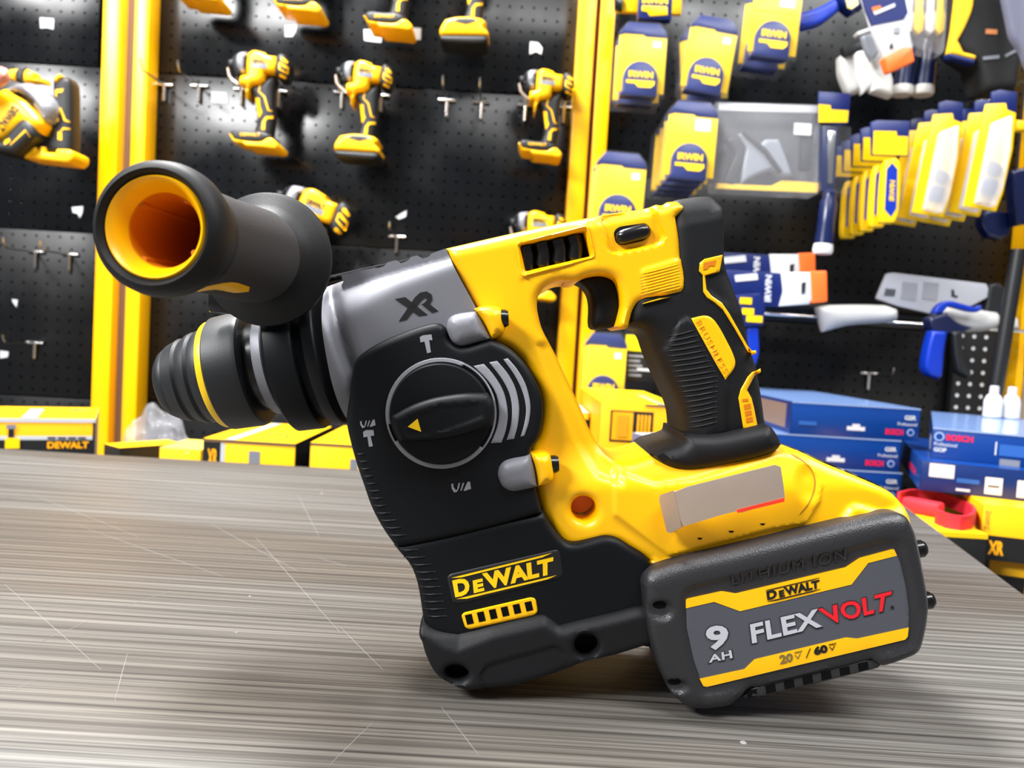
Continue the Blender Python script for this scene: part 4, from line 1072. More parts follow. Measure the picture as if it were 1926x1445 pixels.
# tape measures in blister packs
def tape_pack(label, x0, y0, x1, y1, tilt=0, Y=1.52, sticker=False, foot=True, grp='tape measures in blister packs', th=.03):
    w, h = x1 - x0, y1 - y0; c = ((x0 + x1) / 2, (y0 + y1) / 2)
    def R(u, v): return rot([(x0 + u * w, y0 + v * h)], c, tilt + 3.0)[0]
    def G(*q): return [R(u, v) for u, v in q]
    t = thing('tape_measure_pack', label, 'tape measure', P(*R(.5, 0), Y + th / 2), grp)
    slab('blister_shell', fillet(G((-.03, .12), (.16, -.015), (.84, -.015), (1.03, .12), (1.03, 1.02), (-.03, 1.02)), 5), CLEAR, t, Y - .0145, th + .018, .002)
    cd = slab('card', G((0, .16), (1, .16), (1, .96), (0, .96)), PYEL, t, Y, .004, .0008)
    slab('card_header', G((.0, .15), (.06, .10), (.17, .01), (.82, .01), (.96, .10), (1, .16), (1, .19), (.55, .19), (.5, .165), (.1, .165), (0, .19)), BLUE, cd, Y - .0012, .004, .0005)
    tb = slab('tape_case', [R(.08, 1.0), R(.13, .93), R(.13, .76)] + [R(.5 + .37 * math.cos(a), .76 + .37 * w / h * math.sin(a)) for a in np.linspace(math.pi, 2 * math.pi, 15)][1:-1] + [R(.87, .76), R(.87, 1.0)], BLUE, t, Y - .012, th, .003)
    lettering('lettering', 'IRWIN', PYEL, tb, tb, R(.24, .755), R(.76, .755), R(.24, .665), None, .05, .0006)
    decal('logo_band', G((.2, .79), (.8, .79), (.8, .84), (.72, .885), (.46, .885), (.38, .835), (.2, .835)), PYEL, tb, tb, .0006, 8)
    if sticker: slab('price_sticker', G((.55, .22), (.86, .22), (.86, .37), (.55, .37)), PAPER, cd, Y - .001, .002, 0)
    else: slab('size_mark', G((.72, .25), (.88, .25), (.88, .33), (.72, .33)), PAPER, cd, Y - .001, .002, 0)
    slab('fold_line', G((.04, .43), (.96, .43), (.96, .45), (.04, .45)), BOXYO, cd, Y - .0006, .002, 0) if sticker else None
    hk = R(.5, .05); a = P(*hk, Y)
    return t
def packs(front, n, dY, x0, y0, x1, y1, tilt=0, Y=1.50, sticker=False, behind='', dt=0, grp='tape measures in blister packs'):
    tape_pack(front, x0, y0, x1, y1, tilt, Y, sticker)
    for k in range(1, n):
        r = Y / (Y + dY * k)
        X = lambda x: 963 + (x - 963) * r
        Z_ = lambda y: 680 + (y - 680) * r
        nth = {1: 'second', 2: 'third', 3: 'fourth', 4: 'fifth'}[k]
        tape_pack(behind.format(nth), X(x0), Z_(y0), X(x1), Z_(y1), tilt + dt * k, Y + dY * k, sticker)
packs('front yellow tape measure card at upper left of the right board, below the topmost pack', 2, .05, 1163, 42, 1252, 180, 1, 1.48, False, '{} tape measure card behind the one next to the right upright at upper left')
packs('tilted front tape measure card hanging second from the right upright, upper row', 2, .05, 1291, 30, 1380, 175, 7, 1.48, False, '{} card behind the tilted tape measure pack, hanging straight', -12)
packs('tape measure card with white sticker at the top, third from the upright, upper row', 2, .06, 1415, -45, 1505, 108, 4, 1.46, True, '{} card behind the stickered tape measure at the top')
packs('front tape measure card with white sticker left of the bagged glue gun', 4, .045, 1255, 190, 1347, 338, 2, 1.46, True, '{} card in the stack of tape measures left of the glue gun')
packs('front tape measure card hanging low above the hammer handle, next to the right upright', 2, .05, 1118, 286, 1212, 436, 2, 1.48, False, '{} card behind the low tape measure pack next to the right upright')
tape_pack('tape measure card seen through the trigger opening of the rotary hammer', 1098, 626, 1176, 770, 1, 1.5)
# topmost blue pack
t = thing('blade_pack', 'blue and yellow hanging pack at the top edge next to the right upright', 'pack', P(1240, 0, 1.5))
cd = slab('card', rect(1203, -60, 1266, 36), BLUE, t, 1.50, .02, .002)
slab('yellow_panel', [(1208, 10), (1255, 12), (1256, 28), (1222, 30), (1218, 22), (1207, 20)], PYEL, cd, 1.498, .004, .0005)
lettering('lettering', 'IRWIN', PYEL, cd, cd, (1208, 6), (1256, 8), (1208, -8), None, .05, .0006)
t = thing('blade_pack', 'yellow card with black clips at the top edge, touching the right upright', 'pack', P(1165, 0, 1.55))
cd = slab('card', rect(1164, -60, 1205, 22), PYEL, t, 1.55, .012, .001)
slab('clip', [(1155, -10), (1172, -10), (1170, 20), (1156, 18)], BLKG, cd, 1.54, .01, .001)
t = thing('blade_pack', 'yellow and grey card right of the topmost blue pack', 'pack', P(1280, 0, 1.56))
slab('card', rect(1262, -60, 1284, 26), PYEL, t, 1.56, .012, .001)

# black-and-yellow card in the trigger opening
t = thing('accessory_card', 'black and lime card hanging beside the low tape measure behind the trigger', 'pack', P(1205, 640, 1.5))
cd = slab('card', rect(1178, 630, 1262, 720), BOXB, t, 1.52, .012, .001)
slab('lime_panel', rect(1177, 632, 1262, 662), mat('lime_print', (226, 210, 10), .4), cd, 1.518, .004, 0)
for k in range(5): slab('print_line', rect(1182, 668 + k * 9, 1182 + (30, 22, 26, 18, 24)[k], 672 + k * 9), GREYM, cd, 1.519, .003, 0)
slab('print_line', rect(1198, 694, 1250, 699), PAPER, cd, 1.519, .003, 0)

# glue gun in a clear bag
Yg = 1.50
t = thing('glue_gun_pack', 'grey glue gun in a clear plastic pack right of the stickered tape measures', 'glue gun', P(1440, 190, Yg))
shl = slab('clear_pack', fillet([(1345, 190), (1545, 196), (1540, 366), (1342, 356)], 6), CLEARH, t, Yg - .025, .05, .004)
rlf('gun_grip', [(1366, 262), (1385, 255), (1402, 275), (1398, 300), (1388, 325), (1382, 348), (1362, 345), (1372, 318), (1384, 292), (1378, 276)], DBLK, t, Yg - .015, Yg + .012, .004, .005)
rlf('gun_body', [(1388, 252), (1402, 250), (1430, 275), (1440, 262), (1465, 262), (1480, 300), (1490, 330), (1470, 332), (1452, 318), (1420, 330), (1395, 345), (1398, 310), (1404, 280)], GREYB, t, Yg - .018, Yg + .012, .005, .005)
tube('lever_rod', [P(1398, 248, Yg - .02), P(1440, 285, Yg - .02), P(1468, 325, Yg - .02)], .005, DBLK, t, 8)
slab('card_strip', [(1350, 345), (1450, 350), (1470, 340), (1540, 344), (1538, 362), (1348, 354)], PYEL, t, Yg - .012, .004, 0)
slab('glare_strip', [(1352, 194), (1540, 199), (1539, 212), (1352, 207)], PAPER, t, Yg - .012, .004, 0)  # white strip painted as glare along the top of the plastic
slab('cord_plug', rect(1508, 250, 1530, 320), DBLK, t, Yg - .012, .02, .004)
slab('price_sticker', rect(1494, 232, 1526, 254), PAPER, shl, Yg - .0265, .0012, 0)
for x, y, w in ((1420, 222, 9), (1432, 258, 6), (1466, 250, 7), (1382, 224, 5), (1350, 345, 7)):
    pass

# chisels
def chisel(label, x, y_top, y_bot, w, tilt, Y, grp=None, blade=True):
    c = (x, (y_top + y_bot) / 2); h = y_bot - y_top
    t = thing('wood_chisel', label, 'chisel', P(x, y_top, Y), grp)
    L = [rot([(x, y_top + h * v)], c, tilt + 3)[0] for v in (0, 1)]
    a, b = P(*L[0], Y), P(*L[1], Y); ax = b - a; k = Y / F_
    n = ax.length; r = w / 2 * k
    hl = lathe('handle', a, ax, [(0, r * .6), (n * .03, r * .8), (n * .12, r * .75), (n * .2, r * 1.0), (n * .55, r * .95), (n * .85, r * 1.08)], BLUED, t, 20)
    lathe('clear_butt', a, ax, [(n * .84, r * 1.06), (n * .95, r * 1.15), (n, r * 1.0)], mat('clear_butt', (225, 225, 220), .15), t, 20)
    return t
zc = (1570, 330)
t = chisel('navy handled chisel hanging right of the glue gun pack, under a blue header', 1554, 358, 478, 32, 4, 1.47)
hdr = slab('header_card', rot([(1540, 172), (1600, 176), (1597, 232), (1582, 236), (1538, 230)], (1570, 200), 0), BLUE, t, 1.465, .004, .0005)
slab('header_panel', [(1540, 196), (1562, 198), (1563, 206), (1596, 208), (1594, 230), (1540, 230)], PYEL, hdr, 1.4635, .003, 0)
slab('blade_sleeve', fillet([(1545, 236), (1578, 238), (1572, 345), (1566, 362), (1545, 360), (1543, 340)], 4), BLUED, t, 1.468, .014, .002)
slab('blade', [(1558, 246), (1572, 247), (1566, 345), (1557, 345)], CHROME, t, 1.466, .003, .0006)
slab('clear_pack', fillet([(1536, 234), (1602, 238), (1600, 366), (1538, 360)], 4), CLEAR, t, 1.455, .035, .003)

t = thing('chisel_pack', 'clear pack of yellow and white chisel blades at the top, right of the orange tip', 'pack', P(1742, 0, 1.5))
slab('clear_pack', fillet([(1700, -60), (1786, -60), (1778, 96), (1768, 104), (1702, 84)], 6), CLEARH, t, 1.485, .03, .003)
for x0, m_ in ((1706, PAPER), (1726, PYEL), (1748, PAPER), (1766, PYEL)):
    slab('blade_guard', rot([(x0, -60), (x0 + 11, -60), (x0 + 11, 15), (x0 + 15, 30), (x0 + 14, 55), (x0 + 6, 64), (x0 - 3, 55), (x0 - 4, 30), (x0, 15)], (x0, 0), 3), m_, t, 1.495, .012, .002)
for x0, lb in ((1703, 'navy chisel handle hanging under the clear chisel pack, left one of two'), (1742, 'navy chisel handle hanging under the clear chisel pack, right one of two')):
    chisel(lb, x0, 66, 180, 34, 4, 1.53)

# saw pack tilted at the top, blue clamp and the white sleeves
def saw_pack(label, q, Y, blue, body, orange, marks):
    t = thing('saw_pack', label, 'saw', P(*q, Y))
    s = slab('paper_sleeve', body, PAPER, t, Y, .012, .001)
    slab('blue_print', blue, BLUE, s, Y - .0012, .004, 0)
    slab('tip_guard', fillet(orange, 4), ORNG, t, Y - .004, .02, .003)
    for mm, pts in marks: slab('print_mark', pts, mm, s, Y - .0024, .003, 0)
    return t
saw_pack('tilted saw sleeve with orange tip at the top, left of the chisel pack', (1650, 50), 1.40,
         [(1610, -50), (1690, -70), (1708, 24), (1700, 36), (1640, 48), (1628, 20)], [(1610, -50), (1690, -70), (1716, 90), (1664, 110), (1640, 48)],
         [(1662, 108), (1700, 88), (1716, 88), (1721, 115), (1672, 136)],
         [(PAPER, [(1643, 22), (1683, 6), (1684, 12), (1646, 28)]), (ORNG, [(1640, 14), (1656, 10), (1657, 18), (1643, 22)]), (BLKP, [(1674, 86), (1678, 80), (1680, 90), (1676, 92)]), (GREYM, [(1682, 52), (1692, 50), (1692, 62), (1682, 62)])])
t = thing('bar_clamp', 'bright blue clamp arm at the top, above the white sleeves', 'clamp', P(1560, 10, 1.5))
rlf('clamp_arm', [(1500, 26), (1540, 14), (1572, -4), (1580, 18), (1545, 44), (1510, 54), (1498, 46)], BLUEB, t, 1.48, 1.505, .006)
rlf('clamp_head', [(1572, -40), (1640, -40), (1636, 4), (1604, 24), (1584, 4)], BLUE, t, 1.475, 1.51, .006)
slab('clamp_label', [(1588, -10), (1612, -10), (1615, 8), (1602, 17), (1596, 14)], mat('cream_label', (240, 232, 150), .5), t, 1.4735, .004, 0)
t = thing('rolled_gloves', 'bundle of white cloth gloves clipped together under the blue clamp', 'gloves', P(1630, 110, 1.5))
for k, q in enumerate(([(1580, 105), (1592, 100), (1608, 102), (1618, 135), (1618, 172), (1598, 178), (1582, 140)], [(1604, 98), (1625, 92), (1640, 112), (1648, 160), (1624, 175), (1614, 140)], [(1632, 108), (1650, 94), (1666, 115), (1680, 150), (1678, 182), (1640, 170), (1648, 150)])):
    rlf('glove', q, mat('white_cloth', (200, 200, 197), .8), t, 1.498 - k * .012, 1.53 - k * .012, .009)
rlf('grey_clip', [(1622, 68), (1640, 62), (1656, 95), (1640, 115), (1630, 95)], GREYB, t, 1.455, 1.47, .003, .005)
slab('black_strap', [(1586, 84), (1622, 74), (1628, 92), (1590, 106)], DBLK, t, 1.488, .02, .003)
slab('white_tab', [(1612, 60), (1646, 48), (1650, 54), (1616, 66)], PAPER, t, 1.475, .02, .002)

# tool pouch at the top right
t = thing('tool_pouch', 'black tool pouch with yellow and navy edging at the top right corner', 'pouch', P(1850, 20, 1.5))
rlf('pouch_body', [(1800, -60), (1926, -60), (1922, 90), (1910, 170), (1850, 175), (1835, 120), (1796, 95), (1790, 70)], mat('pouch_black', (8, 9, 11), .8), t, 1.46, 1.53, .015, .008)
rlf('yellow_flap', [(1808, -60), (1832, -60), (1830, 10), (1815, 50), (1801, 76), (1812, 98), (1836, 104), (1834, 112), (1786, 100), (1796, 50)], mat('pouch_yellow', (236, 180, 0), .7), t, 1.455, 1.475, .003, .006)
rlf('navy_binding', [(1784, 100), (1834, 112), (1833, 120), (1784, 108)], BLUE, t, 1.456, 1.476, .002, .006)
slab('stitch_tab', rot([(1850, 105), (1880, 105), (1880, 111), (1850, 111)], (1865, 108), -6), GREYB, t, 1.4585, .003, 0)
slab('stitch_tab', rot([(1890, 98), (1912, 98), (1912, 103), (1890, 103)], (1900, 100), -28), GREYB, t, 1.4585, .003, 0)
slab('pouch_badge', rect(1855, 55, 1876, 64), mat('copper_print', (190, 120, 70), .5), t, 1.4585, .003, 0)
t = thing('hanging_bag', 'grey clear bag hanging at the far right, in front of the black pouch', 'bag', P(1905, 20, 1.42))
rlf('bag_film', [(1880, -50), (1935, -50), (1935, 130), (1922, 96), (1905, 70), (1898, 40)], mat('grey_film', (120, 122, 142), .3, alpha=.6), t, 1.42, 1.44, .006)

# folding knives on blue headers
def knife(label, dx, Y):
    r = 1.44 / Y
    M = lambda pts: [(963 + (x - 963) * r + 0, 690 + (y - 690) * r) for x, y in pts]
    t = thing('utility_knife_card', label, 'knife', P(*M([(1672, 228)])[0], Y), 'knives on blue header cards')
    h = slab('header_card', M([(1638, 230), (1650, 226), (1712, 228), (1708, 294), (1640, 292)]), BLUE, t, Y, .005, .0005)
    slab('header_panel', M([(1644, 246), (1686, 247), (1687, 256), (1708, 257), (1706, 292), (1642, 290)]), PYEL, h, Y - .0012, .004, 0)
    b = rlf('knife_handle', M([(1662, 318), (1668, 300), (1688, 298), (1694, 310), (1690, 400), (1682, 420), (1658, 420), (1656, 402)]), PYEL, t, Y - .012, Y + .008, .004, .004)
    p = decal('handle_panel', M([(1668, 318), (1678, 306), (1688, 318), (1686, 392), (1676, 408), (1664, 394)]), BLUEB, b, b, .001, 4)
    lettering('lettering', 'IRWIN', PYEL, b, p, M([(1682, 378)])[0], M([(1684, 340)])[0], M([(1672, 377)])[0], None, .03, .0006)
    return t
for k, nm in enumerate(('front', 'second', 'third', 'fourth', 'rearmost')):
    knife(f'{nm} navy and yellow knife in the row on blue headers at right', 0, 1.44 + .042 * k)
# snap blade knife packs
def cutter(label, cx, top, Y, s, Y0, dropx=0, grp=''):
    r = Y0 / Y
    M = lambda pts: [(963 + (cx + (x - 1780) * s - 963) * r, 690 + (top + (y - 195) * s - 690) * r) for x, y in pts]
    t = thing('snap_knife_pack', label, 'knife pack', P(*M([(1780, 195)])[0], Y), grp)
    h = slab('header_card', M([(1762, 196), (1776, 192), (1808, 196), (1806, 240), (1760, 236)]), BLUE, t, Y, .004, .0005)
    c_ = slab('card', M([(1752, 218), (1788, 216), (1790, 228), (1806, 234), (1800, 300), (1782, 380), (1770, 412), (1712, 402), (1734, 300)]), PYEL, t, Y - .002, .004, .0006)
    slab('clear_bubble', M([(1766, 250), (1802, 236), (1798, 300), (1784, 370), (1770, 404), (1736, 396), (1750, 330)]), mat('clear_bubble', (232, 234, 240), .15, alpha=.45), t, Y - .016, .014, .004)
    slab('blade_case', M([(1762, 318), (1776, 325), (1784, 335), (1776, 350), (1756, 340)]), DBLK, t, Y - .012, .01, .002)
    slab('blade_case', M([(1752, 350), (1776, 356), (1768, 384), (1742, 376)]), BLUED, t, Y - .012, .01, .002)
    return t
for k, nm in enumerate(('front', 'second', 'rearmost')):
    cutter(f'{nm} yellow snap knife pack in the group right of the blue knife row', 1784, 192, 1.44 + .05 * k, 1.0, 1.44, grp='snap knife packs on a yellow card')
for k, nm in enumerate(('front', 'second', 'third', 'rearmost')):
    cutter(f'{nm} yellow snap knife pack in the rightmost group at the picture edge', 1884, 172, 1.40 + .05 * k, 1.04, 1.40, grp='snap knife packs at the edge')
hook(1848, 196, 'chrome hook with a bright tip above the rightmost snap knife packs', L=.2)
t = thing('spare_knife', 'navy handled tool hanging under the rightmost snap knife packs', 'tool', P(1880, 400, 1.56))
rlf('handle', [(1850, 395), (1905, 398), (1900, 440), (1885, 450), (1860, 446), (1846, 420)], BLUED, t, 1.55, 1.58, .006)
t = thing('spare_knife', 'yellow and navy tool cut by the right edge beside the snap knife packs', 'tool', P(1920, 300, 1.5))
rlf('handle', [(1912, 225), (1940, 228), (1938, 246), (1910, 246)], PYEL, t, 1.50, 1.52, .004)
rlf('handle', [(1904, 320), (1940, 312), (1940, 420), (1912, 425), (1906, 380)], BLUED, t, 1.52, 1.55, .006)

# horizontal saw packs with orange tips
def hsaw(label, dx, dy, Y):
    M = lambda pts: [(x + dx, y + dy) for x, y in pts]
    t = thing('saw_pack', label, 'saw', P(*M([(1450, 530)])[0], Y))
    s = slab('blue_sleeve', M([(1330, 506), (1475, 514), (1470, 578), (1330, 570)]), BLUE, t, Y, .014, .001)
    slab('paper_sleeve', M([(1470, 512), (1524, 512), (1528, 560), (1522, 572), (1466, 576), (1474, 548)]), PAPER, t, Y - .004, .02, .001)
    slab('tip_guard', fillet(M([(1524, 510), (1556, 509), (1557, 568), (1527, 571)]), 4), ORNG, t, Y - .006, .024, .003)
    slab('white_mark', M([(1382, 518), (1424, 514), (1426, 526), (1384, 530)]), PAPER, s, Y - .0015, .003, 0)
    lettering('lettering', 'IRWIN', PAPER, s, s, M([(1450, 568)])[0], M([(1452, 518)])[0], M([(1438, 567)])[0], None, .03, .0006)
    slab('print_mark', M([(1508, 532), (1516, 530), (1514, 552), (1508, 553)]), BLKP, t, Y - .0055, .003, 0)
    return t
hsaw('lower saw in a navy sleeve with orange tip, beside the grip', 0, 0, 1.48)
hsaw('upper saw in a navy sleeve with orange tip, partly behind the lower one', -22, -34, 1.53)
t = thing('hand_tool', 'navy pack with yellow stripes right behind the hammer grip', 'pack', P(1420, 590, 1.46))
slab('card', fillet([(1372, 556), (1430, 552), (1440, 575), (1436, 612), (1380, 616)], 4), BLUE, t, 1.455, .012, .001)
for y0, x0, x1 in ((560, 1392, 1414), (580, 1396, 1418), (594, 1404, 1434)): slab('stripe', rect(x0, y0, x1, y0 + 12), PYEL, t, 1.4535, .003, 0)
rlf('blue_handle', [(1405, 614), (1426, 614), (1428, 664), (1420, 690), (1405, 680)], BLUEB, t, 1.46, 1.48, .004)

# rail, white saw sleeve, rags, blue clamp
ra, rb2_ = P(1436, 590, 1.56), P(1930, 624, 1.56)
tag(tube('wire_rail', [ra, rb2_], .0035, CHROME, None, 8, origin=ra), 'thin chrome rail running behind the white rags at right', 'rail')
ra, rb2_ = P(1440, 570, 1.60), P(1826, 605, 1.60)
tag(tube('clamp_bar', [ra, rb2_], .011, DBLK, None, 8, origin=ra), 'long black bar of a clamp behind the white rags', 'clamp bar')
CLOTH = mat('white_cloth', (200, 200, 197), .8)
def rag(label, pts, Y=1.53):
    t = relief('rag', curve(pts, 50, 4), CLOTH, None, Y, Y + .055, (.022, .02), step=.006, origin=P(*pts[0], Y))
    return tag(t, label, 'rag')
rag('white rolled rag left of the blue clamp handle, over the black bar', [(1540, 578), (1560, 574), (1665, 574), (1690, 582), (1690, 602), (1670, 607), (1600, 612), (1552, 624), (1546, 600)])
rag('white rolled rag right of the blue clamp handle', [(1772, 584), (1790, 576), (1880, 588), (1885, 612), (1860, 622), (1800, 622), (1772, 606)])
rag('small end of white rag right of the black pole', [(1898, 594), (1916, 596), (1918, 622), (1900, 622)])
t = thing('saw_sleeve', 'white printed blade sleeve tilted above the rags at right', 'saw', P(1760, 540, 1.5))
s = slab('paper_sleeve', fillet([(1650, 562), (1670, 514), (1682, 513), (1856, 534), (1864, 556), (1830, 574), (1760, 592), (1690, 576)], 4), mat('dull_paper', (168, 170, 178), .7), t, 1.56, .012, .001)
for k in range(4): slab('bar_mark', rot([(1666 + k * 5, 543), (1669 + k * 5, 543), (1667 + k * 5, 557), (1664 + k * 5, 557)], (1670, 550), 5), BLKP, s, 1.5588, .003, 0)
for x0 in (1698, 1738): slab('print_block', rot([(x0, 530), (x0 + 28, 533), (x0 + 24, 566), (x0 - 4, 562)], (x0, 545), 0), GREYM, s, 1.5588, .003, 0)
slab('print_mark', [(1790, 545), (1794, 545), (1796, 556), (1802, 556), (1800, 561), (1790, 558)], BLKP, s, 1.5588, .003, 0)
rlf('saw_handle', [(1862, 534), (1880, 532), (1892, 545), (1890, 590), (1872, 592), (1850, 590), (1856, 572)], DBLK, t, 1.555, 1.58, .004)
t = thing('trigger_clamp', 'blue and black pistol clamp hanging between the two white rags', 'clamp', P(1790, 600, 1.52))
rlf('blue_frame', [(1756, 590), (1766, 574), (1785, 566), (1812, 572), (1838, 578), (1846, 574), (1848, 582), (1835, 588), (1800, 580), (1784, 576), (1772, 590)], BLUEB, t, 1.50, 1.52, .003, .005)
rlf('clamp_head', [(1748, 598), (1780, 588), (1800, 606), (1830, 616), (1800, 630), (1752, 622)], mat('navy_head', (12, 20, 56), .4), t, 1.495, 1.53, .005)
rlf('blue_handle', [(1754, 622), (1782, 624), (1776, 660), (1772, 706), (1766, 714), (1745, 706), (1740, 690), (1746, 650)], BLUEB, t, 1.49, 1.52, .006)
rlf('black_handle', [(1792, 624), (1810, 622), (1814, 680), (1828, 700), (1822, 712), (1802, 702), (1796, 670)], DBLK, t, 1.49, 1.515, .005)
a, b = P(1916, 470, 1.42), P(1872, 740, 1.42)
tag(tube('black_pole', [a, b], .0125, STEELK, None, 14, origin=a), 'slanting black pole in front of the pale painted holes at far right', 'pole')
t = P(1915, 640, 1.66)
tag(box('upright_post', (P(1912, 700, 1.64).x, 1.64, 0), (P(1926, 700, 1.64).x, YW - .001, 2.7), YPAINT, None, .002, origin=(t.x, 1.64, 0)), 'yellow steel upright at the far right edge', 'post')

# ---------------------------------------------------------------- bench and cartons
BZ = CZ - .300
y0b, y1b = far + .02, YW - .06
t = thing('display_bench', 'low dark bench behind the table carrying the cartons', 'bench', (-.2, 1.4, 0))
BEN = mat('bench_dark', (26, 25, 25), .6)
# the bench runs along the wall and comes forward at right, beside the table edge
pts = [(-1.5, y0b), (.515, y0b), (.515, .80), (1.04, .80), (1.04, y1b), (-1.5, y1b)]
V = [Vector((x, y, z)) for z in (BZ - .03, BZ) for x, y in pts]; n = 6
link('bench_top', V, [tuple(range(n))[::-1], tuple(range(n, 2 * n))] + [(i, (i + 1) % n, (i + 1) % n + n, i + n) for i in range(n)], BEN, t)
for x, y in ((-1.45, y0b + .06), (.99, .86), (-1.45, y1b - .06), (.99, y1b - .06), (.55, .86)):
    box('leg', (x - .025, y - .025, 0), (x + .025, y + .025, BZ - .03), BEN, t, .001)

def carton(label, fl, fr, Yl, Yr, h, depth, mf, mt_=None, ms=None, name='carton', cat='box', ztop=None, group=None):
    A, B = P(*fl, Yl), P(*fr, Yr)
    z = (A.z + B.z) / 2 if ztop is None else ztop
    A.z = B.z = z
    if h is None: h = z - BZ
    u = (B - A).normalized(); n_ = Vector((-u.y, u.x, 0))
    if n_.y < 0: n_ = -n_
    D = n_ * depth; Hh = Vector((0, 0, -h))
    t = thing(name, label, cat, (A + B) / 2 + D / 2 + Hh, group)
    c8 = [A + Hh, B + Hh, B, A, A + Hh + D, B + Hh + D, B + D, A + D]
    body = hexa('carton_body', c8, mf, t, .0012)
    def q3(face, u_, v_):
        if face == 'front': return A + Hh + (B - A) * u_ - Hh * v_ - n_ * .0004
        if face == 'top': return A + (B - A) * u_ + D * v_ + Vector((0, 0, .0004))
        if face == 'left': return A + Hh + D * (1 - u_) - Hh * v_ - u * .0004
        if face == 'right': return B + Hh + D * u_ - Hh * v_ + u * .0004
    nrm = {'front': -n_, 'top': Vector((0, 0, 1)), 'left': -u, 'right': u}
    lay = {}
    def patch(nm, face, u0, v0, u1, v1, mt, lift=0):
        lay[face] = lay.get(face, -1) + 1; lift = lay[face] * .00022
        f = [q3(face, *q) + nrm[face] * lift for q in ((u0, v0), (u1, v0), (u1, v1), (u0, v1))]
        return plate(nm, f, [p - nrm[face] * .0003 for p in f], mt, body)
    def disc(nm, face, u_, v_, r_, mt, lift=0):
        lay[face] = lay.get(face, -1) + 1; lift = lay[face] * .00022
        fw = (B - A).normalized()
        f = [q3(face, u_, v_) + nrm[face] * lift + fw * (r_ * math.cos(k * math.pi / 10)) - Hh.normalized() * (r_ * math.sin(k * math.pi / 10)) for k in range(20)]
        return plate(nm, f, [p - nrm[face] * .0003 for p in f], mt, body)
    patch.disc = disc
    def txt(s, face, u0, v0, u1, v1, mt, bold=.04, lift=.0004):
        V, Fc = glyphs(s, bold); lift = (lay.get(face, -1) + 1) * .00022 + .0001
        vs = [q3(face, u0 + (u1 - u0) * a_, v0 + (v1 - v0) * b_) + nrm[face] * lift for a_, b_ in V]
        return link('lettering', vs, [tuple(int(i) for i in f) for f in Fc], mt, body)
    if mt_: patch('top_panel', 'top', 0, 0, 1, 1, mt_)
    if ms:
        patch('side_panel', 'left', 0, 0, 1, 1, ms); patch('side_panel', 'right', 0, 0, 1, 1, ms)
    return t, patch, txt
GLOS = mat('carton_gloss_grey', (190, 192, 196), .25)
# left side
t, pa, tx = carton('large yellow carton at the far left behind the table', (-190, 770), (180, 788), 1.137, 1.25, None, .17, BOXYO, BOXY, mat('kraft_side', (196, 176, 150), .6), ztop=P(180, 788, 1.25).z)
pa('black_band', 'front', .0, .0, .985, .755, BOXB); pa('grey_strip', 'front', 0, .755, 1, .80, GLOS); pa('black_band', 'front', .985, 0, 1, 1, BOXB)
tx('DEWALT', 'front', .74, .655, .965, .735, BOXYO); pa('fold_strip', 'front', 0, .955, 1, 1.0, GLOS)
[pa('print_lines', 'front', .74 + .055 * k, .768, .785 + .055 * k, .788, BOXB) for k in range(4)]; pa('tape_patch', 'top', .6, .0, .68, .8, GLOS); tx('DEWALT', 'top', .84, .55, .95, .85, BROWN, .03)
pa('tool_picture', 'front', .535, .72, .565, .93, DBLK, .0003); pa('tool_picture', 'front', .52, .66, .595, .78, YPR, .0004); pa('tool_picture', 'front', .525, .88, .575, .93, GREYB, .0005)
t, pa, tx = carton('small yellow carton with black side, under the clear plastic bag', (196, 838), (225, 840), 1.19, 1.16, None, .10, BOXB, BOXY, BOXB)
t, pa, tx = carton('flat yellow carton right of the plastic bag, only its top showing', (300, 842), (378, 848), 1.15, 1.15, None, .10, BOXY, mat('pale_yellow', (252, 222, 90), .4))
t, pa, tx = carton('yellow carton with a black end below the chuck', (383, 826), (556, 834), 1.10, 1.10, None, .22, BOXY, BOXY, BOXB)
pa('black_band', 'front', 0, 0, .19, 1, BOXB); pa('grey_strip', 'front', .19, 0, .235, 1, GLOS); tx('XR', 'front', .05, .72, .16, .9, BOXYO); pa('tool_picture', 'front', .5, .72, .62, .9, GREYB)
pa('grey_band', 'top', .24, 0, .34, 1, GLOS); tx('DEWALT', 'top', .45, .2, .9, .5, mat('olive_print', (170, 130, 20), .5), .03); pa('edge_line', 'front', 0, .97, 1, 1, BROWN)
t, pa, tx = carton('yellow carton half hidden behind the gear cover', (584, 834), (690, 838), 1.10, 1.10, None, .22, BOXY, BOXY, BOXB)
pa('tool_picture', 'front', .72, .7, .86, .86, GREYB); pa('edge_line', 'front', 0, .975, 1, 1, BROWN)
# middle
t, pa, tx = carton('tall yellow carton seen through the handle opening', (1130, 758), (1283, 762), 1.12, 1.12, None, .34, BOXYO, mat('carton_lemon', (255, 226, 0), .4), BOXYO)
pa('print_frame', 'front', .13, .745, .66, .95, BOXB); pa('print_panel', 'front', .155, .76, .41, .94, BOXYO, .0002); [pa('print_lines', 'front', .46 + .045 * k, .77, .49 + .045 * k, .93, BOXYO) for k in range(4)]
pa('tool_picture', 'front', .22, .78, .35, .92, mat('ochre_print', (212, 150, 10), .5), .0003); pa('grey_label', 'front', .84, .74, .91, .97, GREYB); pa('black_label', 'front', .24, .645, .48, .69, BOXB); pa('black_label', 'front', .55, .985, .84, 1, BROWN)
pa('tape_patch', 'top', .72, 0, .8, .6, GREYB)
t, pa, tx = carton('narrow yellow carton left of the tall one, behind the handle opening', (1066, 775), (1108, 778), 1.24, 1.24, None, .16, BOXYO, GLOS, BOXB)
pa('black_band', 'front', .55, 0, 1, .95, BOXB)
